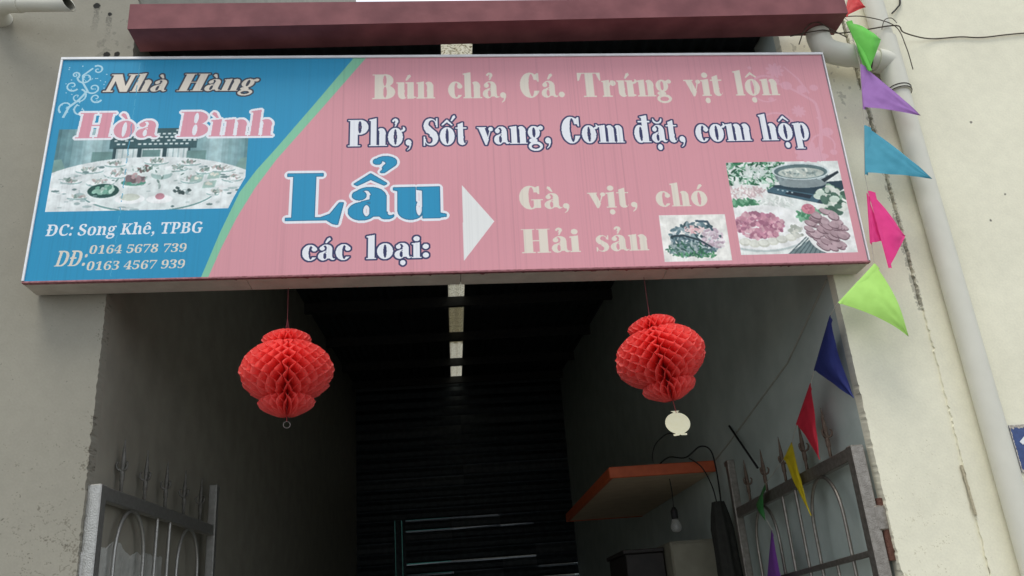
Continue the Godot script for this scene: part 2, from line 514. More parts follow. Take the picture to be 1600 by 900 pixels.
	for q in [[340, 142], [382, 134], [372, 160]]:
		fill_poly(pic, PackedVector2Array([Vector2(q[0], q[1]), Vector2(q[0] + 30, q[1] - 4), Vector2(q[0] + 26, q[1] + 16), Vector2(q[0] - 4, q[1] + 18)]), Color8(168, 196, 188))
		blobs(pic, Vector2(q[0] + 14, q[1] + 5), Vector2(9, 3), 6, Vector2(4, 3), [Color8(226, 226, 214)])
	blobs(pic, Vector2(320, 182), Vector2(20, 8), 8, Vector2(6, 4), [Color8(64, 84, 84), Color8(150, 168, 168)])
	for k in 70:                                           # bowls, cups and chopsticks round the rim
		var a := rng.randf() * TAU
		var q := Vector2(240 + cos(a) * rng.randf_range(170, 232), 168 + sin(a) * rng.randf_range(62, 84))
		if q.y > 108:
			fill_poly(pic, ell(q.x, q.y, rng.randf_range(4, 12), rng.randf_range(2, 4)), jitter([Color8(176, 196, 196), Color8(214, 224, 224), Color8(112, 138, 138), Color8(248, 250, 250)][k % 4], 0.04))
	blobs(pic, Vector2(250, 140), Vector2(120, 34), 46, Vector2(6, 2.2), [Color8(200, 212, 210), Color8(164, 184, 180), Color8(240, 244, 244), Color8(118, 144, 138)])
	for k in 26:
		var px := rng.randf_range(4, 462)
		var py := rng.randf_range(120, 230)
		pic.fill_rect(Rect2i(int(px), int(py), 10, 2), Color8(170, 188, 188))
	soften(pic, 2.1)
	var clip := Image.create(472, 236, false, Image.FORMAT_RGBA8)
	fill_poly(clip, PackedVector2Array([Vector2(0, 0), Vector2(472, 0), Vector2(472, 148), Vector2(448, 204), Vector2(436, 236), Vector2(0, 236)]), Color.WHITE)
	img.blit_rect_mask(pic, clip, Rect2i(0, 0, 472, 236), Vector2i(20, 217))
	# hot pot picture
	pic = Image.create(302, 268, false, Image.FORMAT_RGBA8)
	pic.fill(Color8(232, 236, 232))
	blobs(pic, Vector2(60, 28), Vector2(100, 60), 330, Vector2(9, 2.6), [Color8(64, 128, 92), Color8(110, 166, 132), Color8(186, 212, 196), Color8(46, 92, 70)])
	blobs(pic, Vector2(70, 30), Vector2(34, 18), 60, Vector2(7, 3), [Color8(226, 232, 228), Color8(206, 218, 212)])
	fill_poly(pic, PackedVector2Array([Vector2(160, 70), Vector2(302, 60), Vector2(302, 84), Vector2(236, 128), Vector2(96, 92), Vector2(120, 70)]), Color8(44, 66, 78))
	fill_poly(pic, PackedVector2Array([Vector2(112, 76), Vector2(240, 104), Vector2(222, 124), Vector2(92, 88)]), Color8(72, 104, 118))
	fill_poly(pic, PackedVector2Array([Vector2(150, 88), Vector2(214, 102), Vector2(206, 112), Vector2(142, 96)]), Color8(38, 52, 64))
	for k in 4:
		fill_poly(pic, ell(126 + k * 12, 84 + k * 3, 3, 2.4, 10), Color8(180, 200, 206))
	fill_poly(pic, ell(196, 44, 72, 34), Color8(120, 134, 138))
	for k in 16:
		pic.fill_rect(Rect2i(132 + k * 8, 40, 8, 26), jitter(Color8(150, 164, 166), 0.14))
	fill_poly(pic, ell(196, 66, 64, 14), Color8(140, 152, 154))
	fill_poly(pic, ell(196, 30, 78, 26), Color8(212, 222, 222))
	fill_poly(pic, ell(196, 31, 72, 22), Color8(96, 120, 122))
	fill_poly(pic, ell(196, 35, 62, 16), Color8(190, 198, 190))
	blobs(pic, Vector2(196, 35), Vector2(50, 11), 40, Vector2(6, 3), [Color8(170, 182, 176), Color8(214, 218, 208), Color8(140, 156, 152)])
	fill_poly(pic, PackedVector2Array([Vector2(246, 56), Vector2(296, 30), Vector2(298, 36), Vector2(254, 64)]), Color8(40, 52, 60))
	fill_poly(pic, ell(36, 92, 62, 26), Color8(236, 236, 234))
	blobs(pic, Vector2(36, 88), Vector2(52, 16), 90, Vector2(9, 2.4), [Color8(222, 206, 204), Color8(206, 182, 184), Color8(238, 232, 228)])
	blobs(pic, Vector2(34, 122), Vector2(40, 10), 50, Vector2(9, 4), [Color8(70, 130, 96), Color8(110, 164, 130)])
	blobs(pic, Vector2(112, 122), Vector2(46, 12), 80, Vector2(11, 2), [Color8(238, 240, 236), Color8(214, 220, 214)])
	fill_poly(pic, ell(66, 196, 132, 66), Color8(196, 206, 204))
	fill_poly(pic, ell(66, 192, 130, 64), Color8(244, 244, 242))
	blobs(pic, Vector2(60, 186), Vector2(62, 38), 240, Vector2(7, 5.5), [Color8(190, 132, 152), Color8(208, 152, 168), Color8(168, 112, 134), Color8(222, 178, 188)])
	for k in 6:
		fill_poly(pic, ell(16 + k * 24, 240 - absf(k - 1.5) * 5, 15, 11), jitter(Color8(214, 214, 202), 0.04))
		fill_poly(pic, ell(15 + k * 24, 238 - absf(k - 1.5) * 5, 12, 8), Color8(230, 230, 220))
	blobs(pic, Vector2(152, 206), Vector2(18, 16), 22, Vector2(6, 5), [Color8(216, 216, 206), Color8(178, 182, 172)])
	blobs(pic, Vector2(266, 120), Vector2(40, 40), 60, Vector2(13, 9), [Color8(206, 220, 206), Color8(232, 236, 226), Color8(150, 184, 160), Color8(78, 110, 94)])
	blobs(pic, Vector2(210, 160), Vector2(50, 16), 50, Vector2(10, 5), [Color8(80, 142, 106), Color8(130, 180, 148)])
	fill_poly(pic, PackedVector2Array([Vector2(120, 268), Vector2(190, 226), Vector2(230, 268)]), Color8(122, 140, 142))
	for k in 8:
		stroke(pic, PackedVector2Array([Vector2(124 + k * 13, 268), Vector2(176 + k * 8, 222)]), 1.2, 1.2, Color8(78, 96, 100))
	fill_poly(pic, ell(246, 216, 66, 56), Color8(240, 240, 238))
	for k in 70:
		var a := rng.randf() * TAU
		var q := sqrt(rng.randf())
		var p := Vector2(236 + cos(a) * 48 * q, 202 + sin(a) * 54 * q)
		fill_poly(pic, ell(p.x, p.y + 2, 15, 8, 14, 0.5), Color8(122, 96, 104))
		fill_poly(pic, ell(p.x, p.y, 14, 7, 14, 0.5), jitter(Color8(186, 160, 166), 0.05))
	fill_poly(pic, ell(196, 142, 18, 15), Color8(208, 132, 148))
	blobs(pic, Vector2(196, 142), Vector2(14, 11), 30, Vector2(3, 2), [Color8(218, 150, 162), Color8(192, 116, 134)])
	soften(pic, 2.1)
	img.blit_rect(pic, Rect2i(0, 0, 302, 268), Vector2i(1725, 345))
	# crab picture
	pic = Image.create(171, 130, false, Image.FORMAT_RGBA8)
	pic.fill(Color8(240, 238, 232))
	blobs(pic, Vector2(86, 68), Vector2(66, 46), 200, Vector2(9, 4), [Color8(96, 122, 130), Color8(150, 170, 176), Color8(206, 214, 216), Color8(66, 92, 98)])
	blobs(pic, Vector2(60, 96), Vector2(52, 20), 120, Vector2(8, 2.6), [Color8(70, 100, 96), Color8(120, 146, 146), Color8(54, 104, 82), Color8(170, 186, 186)])
	blobs(pic, Vector2(130, 70), Vector2(28, 30), 70, Vector2(8, 4), [Color8(214, 196, 206), Color8(232, 224, 226), Color8(190, 168, 180)])
	blobs(pic, Vector2(84, 42), Vector2(26, 10), 40, Vector2(6, 3), [Color8(224, 178, 182), Color8(236, 214, 212)])
	stroke(pic, PackedVector2Array([Vector2(24, 60), Vector2(56, 58), Vector2(96, 72), Vector2(124, 92)]), 3, 2, Color8(48, 66, 74))
	stroke(pic, PackedVector2Array([Vector2(92, 18), Vector2(122, 20), Vector2(132, 44)]), 3, 3, Color8(70, 92, 104))
	blobs(pic, Vector2(86, 112), Vector2(60, 7), 40, Vector2(5, 2.4), [Color8(58, 120, 84), Color8(90, 150, 110)])
	soften(pic, 2.1)
	img.blit_rect(pic, Rect2i(0, 0, 171, 130), Vector2i(1529, 497))
	# scroll ornament on the blue
	var sw := Color8(176, 216, 232)
	for s in [[28, 150, 26, 2.2, 0.55], [52, 118, 30, 5.0, 0.6], [88, 92, 22, 2.6, -0.7], [34, 84, 22, 0.6, 0.7], [64, 58, 26, 3.2, -0.6], [92, 34, 18, 4.0, 0.7], [98, 122, 20, 0.4, 0.7], [66, 160, 26, 4.2, -0.5], [38, 50, 13, 1.0, -0.8]]:
		stroke(img, spiral(Vector2(s[0], s[1]), s[2] * 0.8, s[3], s[4] * 1.7), 2.6, 1.2, sw)
	stroke(img, PackedVector2Array([Vector2(24, 182), Vector2(34, 150), Vector2(56, 128), Vector2(74, 100), Vector2(60, 76), Vector2(56, 52), Vector2(78, 30)]), 3.2, 2.0, sw)
	for k in 46:
		var p := Vector2(rng.randf_range(16, 122), rng.randf_range(14, 180))
		fill_poly(img, ell(p.x, p.y, 1.8, 1.8, 8), sw)
	# pale flowers on the pink
	var fl := Color8(224, 166, 180)
	var vine := PackedVector2Array()
	for k in 30:
		var t := k / 29.0
		vine.append(Vector2(1966 + 44 * sin(t * 2.2 + 0.2) - 10 * t, 345 - t * 250) if t < 0.75 else Vector2(2000 - (t - 0.75) * 520, 158 - sin((t - 0.75) * 6.0) * 70))
	stroke(img, vine, 6, 3, fl)
	stroke(img, spiral(Vector2(1880, 240), 52, 0.2, -0.62, 0.8), 3.5, 2, fl)
	stroke(img, spiral(Vector2(2000, 296), 36, 2.8, 0.62, 0.8), 3, 2, fl)
	stroke(img, spiral(Vector2(1872, 116), 46, 5.4, -0.7, 0.85), 3.5, 2, fl)
	stroke(img, PackedVector2Array([Vector2(1990, 130), Vector2(1966, 80), Vector2(1934, 42)]), 3, 1, fl)
	for q in [[1906, 54, 26], [1950, 188, 20], [1960, 330, 46]]:
		for k in 9:
			var a := TAU * k / 9.0
			fill_poly(img, ell(q[0] + cos(a) * q[2] * 0.6, minf(q[1] + sin(a) * q[2] * 0.6, 330), q[2] * 0.42, q[2] * 0.2, 12, a), fl)
		fill_poly(img, ell(q[0], q[1], q[2] * 0.4, q[2] * 0.4), fl)
	for q in [[1930, 104, 16], [1972, 116, 15], [2006, 112, 12], [2018, 254, 15], [1916, 218, 9], [2022, 318, 10], [1906, 88, 8], [1880, 148, 8], [1836, 44, 6], [2000, 210, 5]]:
		fill_poly(img, ell(q[0], q[1], q[2], q[2] * 0.85), fl)
	# lettering
	var dark := Color8(62, 66, 78)
	fat_text(img, "Nhà Hàng", 112, 104, 388, 55, cream, [[4, dark]], 0.26, 40)
	fat_text(img, "Hòa Bình", 62, 244, 492, 76, Color8(222, 154, 170), [[6, white]], 0.05, 52)
	fat_text(img, "Bún chả, Cá. Trứng vịt lộn", 805, 135, 1104, 79, cream, [], 0.0, 44)
	fat_text(img, "Phở, Sốt vang, Cơm đặt, cơm hộp", 744, 279, 1224, 80, white, [[4, navy]], 0.0, 36)
	fat_text(img, "Lẩu", 597, 490, 396, 132, blue, [[9, white], [2, Color8(44, 110, 146)]], 0.0)
	fat_text(img, "các loại:", 640, 600, 312, 62, white, [[4, navy]], 0.0, 52)
	fat_text(img, "Gà, vịt, chó", 1176, 472, 488, 66, cream, [], 0.0, 58)
	fat_text(img, "Hải sản", 1176, 594, 320, 66, cream, [], 0.0, 48)
	fill_poly(img, PackedVector2Array([Vector2(1033, 399), Vector2(1111, 504), Vector2(1032, 611)]), Color8(236, 236, 234))
	serif_text(img, "ĐC: Song Khê, TPBG", 30, 518, 368, 31, white, [], 0.08)
	serif_text(img, "DĐ:", 62, 600, 70, 41, cream, [], 0.16)
	serif_text(img, "0164 5678 739", 138, 569, 226, 23, cream, [], 0.1)
	serif_text(img, "0163 4567 939", 137, 612, 227, 23, cream, [], 0.1)
	# run-down rain streaks and faded dye
	var data := img.get_data()
	var ns := noise(5, 0.14, 3)
	var nb := noise(9, 0.006, 4)
	var col := PackedFloat32Array()
	for x in W:
		col.append(pow(maxf(0.0, ns.get_noise_1d(x) + 0.12), 1.5))
	var big := nb.get_image(256, 80, false, false, false)
	big.resize(W, H, Image.INTERPOLATE_BILINEAR)
	var fine := noise(23, 0.02, 2)
	var runs := fine.get_image(W / 2, 24, false, false, false)
	runs.resize(W, H, Image.INTERPOLATE_BILINEAR)
	var bd := big.get_data()
	var rd := runs.get_data()
	var bs := bd.size() / (W * H)
	var rs := rd.size() / (W * H)
	for y in H:
		for x in W:
			var i := y * W + x
			var s := col[x] * (rd[i * rs] / 255.0)
			var f := 1.0 - 0.12 * s + (bd[i * bs] / 255.0 - 0.5) * 0.07
			for k in 3:
				data[i * 4 + k] = clampi(int(data[i * 4 + k] * f), 0, 255)
	img = Image.create_from_data(W, H, false, Image.FORMAT_RGBA8, data)
	# tape scar of the blue film
	for y in range(6, 634):
		if ns.get_noise_2d(3, y * 0.3) > -0.15:
			img.fill_rect(Rect2i(196 + int(ns.get_noise_1d(y * 0.4) * 4.0), y, 2, 1), Color8(72, 164, 200))
	img.convert(Image.FORMAT_RGB8)
	return img

# ------------------------------------------------------------------ plaster with its own marks
# colour and relief of a wall area in metres; flake(x, y) in 0..1 says where paint has come off
func plaster(s: int, x0: float, y0: float, wm: float, hm: float, base: Color, under: Color, flake: Callable, stain: Callable, ppm := 360.0) -> Array:
	var w := int(wm * ppm)
	var h := int(hm * ppm)
	var a := PackedByteArray()
	a.resize(w * h * 3)
	var r := PackedByteArray()
	r.resize(w * h)
	var big := noise(s, 1.6, 4)
	var mid := noise(s + 1, 14.0, 4)
	var fin := noise(s + 2, 90.0, 3)
	var crk := noise(s + 3, 5.0, 5)
	for j in h:
		var y := y0 + hm * (1.0 - float(j) / h)
		for i in w:
			var x := x0 + wm * float(i) / w
			var b := big.get_noise_2d(x, y)
			var m := mid.get_noise_2d(x, y)
			var f := fin.get_noise_2d(x, y)
			var fl: float = flake.call(x, y)
			var hh := 0.6 + f * 0.10 + m * 0.16
			var c := base * (1.0 + 0.035 * b + 0.02 * m + 0.025 * f)
			if fl > 0.0:
				var line := absf(crk.get_noise_2d(x, y))
				if m * 0.6 + f * 0.5 > 0.62 - 0.42 * fl:
					hh -= 0.34
					c = c.lerp(under, 0.75)
				elif line < 0.015 * fl:
					hh -= 0.3
					c = c.lerp(under, 0.6)
				elif line < 0.045 * fl:
					hh += 0.14
			var sn: float = stain.call(x, y, b, m, f)
			c = c * (1.0 - sn)
			var k := (j * w + i) * 3
			a[k] = clampi(int(c.r * 255.0), 0, 255)
			a[k + 1] = clampi(int(c.g * 255.0), 0, 255)
			a[k + 2] = clampi(int(c.b * 255.0), 0, 255)
			r[j * w + i] = clampi(int(hh * 255.0), 0, 255)
	return [ImageTexture.create_from_image(Image.create_from_data(w, h, false, Image.FORMAT_RGB8, a)), ImageTexture.create_from_image(Image.create_from_data(w, h, false, Image.FORMAT_L8, r))]

func plaster_mat(tex: Array, relief: float) -> StandardMaterial3D:
	var m := mat(Color.WHITE, 0.9)
	m.albedo_texture = tex[0]
	m.heightmap_enabled = true
	m.heightmap_texture = tex[1]
	m.heightmap_scale = relief
	return m

# upright wall face in the plane z with uneven side edges; uv spans the plaster area; edges return inward by ret
func wall_face(st: SurfaceTool, fx0: Callable, fx1: Callable, ys: Array, z: float, area: Rect2, ret0: float, ret1: float, ex0: float, ex1: float) -> void:
	for i in ys.size() - 1:
		var row: Array = []
		for y in [ys[i], ys[i + 1]]:
			var a: float = fx0.call(y)
			var b: float = fx1.call(y)
			row.append([Vector3(ex0, y, z - ret0), Vector3(a, y, z), Vector3(b, y, z), Vector3(ex1, y, z - ret1)])
		for k in 3:
			if (k == 0 and ret0 <= 0.0) or (k == 2 and ret1 <= 0.0):
				continue
			for v in [row[1][k], row[1][k + 1], row[0][k + 1], row[1][k], row[0][k + 1], row[0][k]]:
				st.set_uv(Vector2((v.x + (v.z - z) * 0.3 - area.position.x) / area.size.x, 1.0 - (v.y - area.position.y) / area.size.y))
				st.add_vertex(v)

func rows(y0: float, y1: float, fine0: float, fine1: float, step: float) -> Array:
	var out: Array = [y0]
	var y := fine0
	while y < fine1:
		out.append(y)
		y += step
	out.append(fine1)
	out.append(y1)
	return out

func roof_y(z: float) -> float:
	return ROOF_Y - 0.085 * z

# ------------------------------------------------------------------ things
func paper_sheets(called: String, prof: Callable, y_top: float, y_bot: float, levels: int, n: int, m: Material, parent: Node, s: int) -> void:
	# honeycomb paper: n radial sheets, each glued by turns to its two neighbours
	var st := begin()
	var nz := noise(s, 3.0, 2)
	var steps := levels * 2
	var rs := [0.12, 0.5, 0.8, 1.0]
	for k in n:
		var prev: Array = []
		for j in steps + 1:
			var t := float(j) / steps
			var tt := t * (0.72 + 0.28 * t)                    # cells grow longer downward
			var y := lerpf(y_top, y_bot, tt)
			var lv := t * levels
			var tw := absf(fposmod(lv + k, 2.0) - 1.0) * 2.0 - 1.0
			var ang := TAU / n * (k + 0.5 * tw * 0.97) + nz.get_noise_2d(k * 3.1, y * 20.0) * 0.035
			var edge: float = prof.call(tt) * (1.0 + nz.get_noise_2d(k * 7.7 + 40.0, y * 9.0) * 0.06)
			var row: Array = []
			for q in rs:
				row.append(Vector3(cos(ang) * edge * q, y, sin(ang) * edge * q))
			if j > 0:
				for q in rs.size() - 1:
					quad(st, prev[q], prev[q + 1], row[q + 1], row[q])
			prev = row
	obj(called, st, m, parent)

func lantern(at: Vector3, lean: Basis, size: float, hang_y: float, label: String, s: int) -> Node3D:
	var t := thing("paper_lantern", label, "lantern", at, "red honeycomb paper lanterns")
	t.basis = lean
	var paper := mat(Color8(250, 122, 116), 0.8)
	paper.backlight_enabled = true
	paper.backlight = Color(1.0, 0.42, 0.40)
	# local origin at the foot of the lower ruffle
	var h := 0.33 * size
	paper_sheets("upper_ruffle", func(u): return size * (0.038 + 0.060 * sin(clampf(u, 0, 1) * PI * 0.95 + 0.15)), h * 1.04, h * 0.82, 4, 40, paper, t, s)
	paper_sheets("paper_body", func(u): return size * (0.05 + 0.128 * pow(sin(clampf(u * 0.93 + 0.03, 0, 1) * PI), 0.44)), h * 0.86, h * 0.22, 11, 40, paper, t, s + 3)
	paper_sheets("lower_ruffle", func(u): return size * (0.036 + 0.072 * sin(clampf(u, 0, 1) * PI * 0.92 + 0.25)), h * 0.285, 0.0, 4, 40, paper, t, s + 5)
	var red := mat(Color8(110, 34, 42), 0.7)
	var st := begin()
	var up := t.basis.inverse() * Vector3.UP
	tube(st, PackedVector3Array([Vector3(0, h * 0.2, 0), Vector3(0, h * 0.98, 0), Vector3(0, h * 0.98, 0) + up * (hang_y - at.y - h * 0.98 * t.basis.y.y)]), 0.0011, 6)
	tube(st, PackedVector3Array([Vector3(0.012, h * 0.96, 0), Vector3(0, h * 0.98, 0) + up * 0.07]), 0.0014, 5)
	tube(st, PackedVector3Array([Vector3(-0.010, h * 0.96, 0), Vector3(0, h * 0.98, 0) + up * 0.07]), 0.0014, 5)
	obj("hanging_string", st, red, t)
	return t

# bent paper pennant: hem from a to b on the cord, tip c, bulging by bend
func pennant(parent: Node, a: Vector3, b: Vector3, c: Vector3, bend: Vector3, col: Color, label: String, curl := 0.0, called := "pennant") -> void:
	var m := mottled(col.darkened(0.05), col.lightened(0.06), int(absf(c.y) * 777.0), 3.0, 0.6, 0.0)
	m.backlight_enabled = true
	m.backlight = Color(0.35, 0.35, 0.35)
	var st := begin(true)
	var n := 14
	var crump := noise(int(absf(c.y) * 1000.0), 1.1, 3)
	var nrm := (b - a).cross(c - a).normalized()
	var pt := func(u: float, v: float) -> Vector3:                 # v: 0 hem .. 1 tip
		var p: Vector3 = a.lerp(b, u).lerp(c, v)
		p += nrm * (0.004 * crump.get_noise_2d(u * 2.0 + c.y * 9.0, v * 2.0) + 0.0022 * absf(sin(u * 4.0 + v * 3.0 + c.y * 20.0)))
		p += bend * sin(v * PI) * (0.6 + 0.4 * sin(u * PI))
		p += nrm * curl * pow(maxf(0.0, u * 1.2 - 0.2) * (1.0 - v), 2.0) * 0.6
		return p
	for i in n:
		for j in n:
			var u0 := float(i) / n
			var u1 := float(i + 1) / n
			var v0 := float(j) / n
			var v1 := float(j + 1) / n
			quad(st, pt.call(u0, v0), pt.call(u1, v0), pt.call(u1, v1), pt.call(u0, v1))
	# folded hem round the cord
	var side: Vector3 = (c - a.lerp(b, 0.5)).normalized()
	for i in n:
		var u0 := float(i) / n
		var u1 := float(i + 1) / n
		var e0: Vector3 = a.lerp(b, u0)
		var e1: Vector3 = a.lerp(b, u1)
		quad(st, e0, e1, e1 + nrm * 0.006 + side * 0.004, e0 + nrm * 0.006 + side * 0.004)
		quad(st, e0 + nrm * 0.006 + side * 0.004, e1 + nrm * 0.006 + side * 0.004, e1 + nrm * 0.004 + side * 0.03 * (1.0 - u1 * 0.6), e0 + nrm * 0.004 + side * 0.03 * (1.0 - u0 * 0.6))
	var o := obj(called, st, m, parent)
	o.set_meta("label", label)

func spear(parent: Node, at: Vector3, up: Vector3, m: Material, h := 0.2) -> void:
	var st := begin()
	var q := Basis(Quaternion(Vector3.UP, up.normalized()))
	var part := begin()
	tube(part, PackedVector3Array([Vector3(0, -0.01, 0), Vector3(0, h * 0.36, 0)]), 0.007, 8)
	lathe(part, [Vector2(0.006, h * 0.2), Vector2(0.0095, h * 0.23), Vector2(0.0095, h * 0.37), Vector2(0.008, h * 0.4)], Vector3.ZERO, 10)
	for k in 3:                                                   # side petals
		var a := TAU * k / 3.0 + 0.5
		var d := Vector3(cos(a), 0, sin(a))
		tube(part, curve([Vector3(0, h * 0.40, 0), d * 0.018 + Vector3(0, h * 0.43, 0), d * 0.024 + Vector3(0, h * 0.52, 0), d * 0.017 + Vector3(0, h * 0.56, 0)], 3), 0.0055, 6, true, 0.003)
	lathe(part, [Vector2(0.007, h * 0.38), Vector2(0.0095, h * 0.5), Vector2(0.0095, h * 0.6), Vector2(0.0055, h * 0.8), Vector2(0.0015, h)], Vector3.ZERO, 8)
	st.append_from(part.commit(), 0, Transform3D(q, at))
	obj("spear_finial", st, m, parent)

# gate leaf between hinge-post top p0 and far end of the top rail p1
func gate_leaf(p0: Vector3, p1: Vector3, far_rise: float, paint: Material, rust: Material, spikes: Material, label: String, side: float) -> Node3D:
	var t := thing("gate_leaf", label, "gate", Vector3(p0.x, 0, p0.z), "iron gate leaves folded back into the passage")
	var base := Vector3(p0.x, 0, p0.z)
	var along := (p1 - p0)
	var at := func(u: float, y: float) -> Vector3:               # y measured down from the top rail's line
		return p0 + along * u + Vector3(0, y, 0) - base
	var foot := 0.08
	var st := begin()
	bar(st, Vector3(0, foot, 0), at.call(0.0, 0.0), 0.05, 0.05, along.normalized(), 0.004)
	obj("hinge_post", st, paint, t)
	st = begin()
	var far: Vector3 = at.call(1.0, far_rise)
	bar(st, Vector3(far.x, foot, far.z), far, 0.04, 0.04, along.normalized(), 0.004)
	bar(st, far + Vector3(0, -0.01, 0), far + along.normalized() * 0.05 + Vector3(0, -0.012, 0), 0.03, 0.02)
	obj("far_post", st, paint, t)
	st = begin()
	bar(st, at.call(0.02, -0.025), at.call(0.985, -0.025), 0.03, 0.05, Vector3.UP, 0.003)
	obj("top_rail", st, paint, t)
	for y in [-0.385, -1.25]:
		st = begin()
		bar(st, at.call(0.02, y), at.call(0.985, y), 0.016, 0.022, Vector3.UP, 0.002)
		obj("cross_rail", st, paint, t)
	st = begin()
	bar(st, Vector3(0, foot + 0.03, 0), Vector3(far.x, foot + 0.03, far.z), 0.03, 0.05, Vector3.UP, 0.003)
	obj("bottom_rail", st, paint, t)
	for c in [0.25, 0.75]:
		st = begin()
		var pts := PackedVector3Array()
		var hw := 0.105
		pts.append(at.call(c - hw, -1.9))
		for k in 17:
			var a := PI - PI * k / 16.0
			pts.append(at.call(c + hw * cos(a), -0.235 + 0.185 * sin(a)))
		pts.append(at.call(c + hw, -1.9))
		tube(st, pts, 0.0075, 8)
		obj("arch_bar", st, paint, t)
		st = begin()
		tube(st, PackedVector3Array([at.call(c, -0.385), at.call(c, -1.9)]), 0.007, 8)
		obj("upright_bar", st, paint, t)
	for u in [0.445, 0.555]:
		st = begin()
		tube(st, PackedVector3Array([at.call(u, -0.04), at.call(u, -1.9)]), 0.0075, 8)
		obj("upright_bar", st, paint, t)
	for u in [0.15, 0.325, 0.5, 0.675, 0.85]:
		spear(t, at.call(u, 0.0), Vector3(0, 1, 0), spikes, 0.205)
	# welded pin hinge with its rusty pintle in the wall
	var hg := begin()
	hull(hg, Transform3D(Basis(), Vector3(side * 0.035, p0.y - 0.27, 0.012)), Vector3(0.045, 0.09, 0.035), 0.006)
	obj("hinge_barrel", hg, paint, t)
	hg = begin()
	tube(hg, PackedVector3Array([Vector3(side * 0.042, p0.y - 0.42, 0.014), Vector3(side * 0.042, p0.y - 0.2, 0.014)]), 0.013, 10)
	bar(hg, Vector3(side * 0.042, p0.y - 0.385, 0.014), Vector3(side * 0.12, p0.y - 0.385, -0.02), 0.03, 0.012)
	obj("hinge_pin", hg, rust, t)
	return t

# ------------------------------------------------------------------ the scene
func _ready() -> void:
	rng.seed = 4711
	# camera
	var cam := Camera3D.new()
	cam.name = "camera"
	add_child(cam)
	cam.position = Vector3(-0.0678, 1.55, 2.9691)
	cam.basis = Basis(Vector3.UP, -0.0859) * Basis(Vector3.RIGHT, 0.3757) * Basis(Vector3.BACK, -0.0788)
	cam.fov = 37.36
	cam.near = 0.05
	cam.far = 400.0
	cam.current = true
	# overcast sky
	var env := Environment.new()
	env.background_mode = Environment.BG_SKY
	var sm := ProceduralSkyMaterial.new()
	sm.sky_top_color = Color(0.90, 0.93, 0.97)
	sm.sky_horizon_color = Color(0.86, 0.89, 0.92)
	sm.sky_curve = 0.2
	sm.ground_horizon_color = Color(0.55, 0.56, 0.56)
	sm.ground_bottom_color = Color(0.3, 0.3, 0.3)
	sm.sun_angle_max = 0.0
	var sky := Sky.new()
	sky.sky_material = sm
	env.sky = sky
	env.background_energy_multiplier = 1.0
	env.tonemap_mode = Environment.TONE_MAPPER_LINEAR
	env.tonemap_exposure = 1.4
	env.sdfgi_enabled = true
	env.ssao_enabled = true
	env.ssil_enabled = true
	var we := WorldEnvironment.new()
	we.name = "world"
	we.environment = env
	add_child(we)
	var sun := DirectionalLight3D.new()
	sun.name = "sun"
	sun.light_energy = 0.4
	sun.light_color = Color(1.0, 0.985, 0.95)
	sun.light_angular_distance = 24.0
	sun.shadow_enabled = true
	add_child(sun)
	sun.look_at_from_position(Vector3(-1.2, 6.0, 2.6), Vector3.ZERO, Vector3.UP)

	build_setting()
	build_houses()
	build_roof()
	build_back()
	build_sign()
	build_pipes()
	build_gates()
	build_lanterns()
	build_bunting()
	build_passage_things()
	build_wires()

func build_setting() -> void:
	var st := begin()
	quad(st, Vector3(-150, 0, -150), Vector3(150, 0, -150), Vector3(150, 0, 150), Vector3(-150, 0, 150))
	structure("ground", st, mottled(Color8(96, 94, 90), Color8(128, 125, 119), 31, 0.35, 0.95, 0.4))
	st = begin()
	quad(st, Vector3(GREY_X, 0.004, -8.6), Vector3(CREAM_X, 0.004, -8.6), Vector3(CREAM_X, 0.004, -0.1), Vector3(GREY_X, 0.004, -0.1))
	structure("passage_floor", st, mottled(Color8(92, 90, 85), Color8(120, 117, 110), 37, 0.5, 0.8, 0.2))

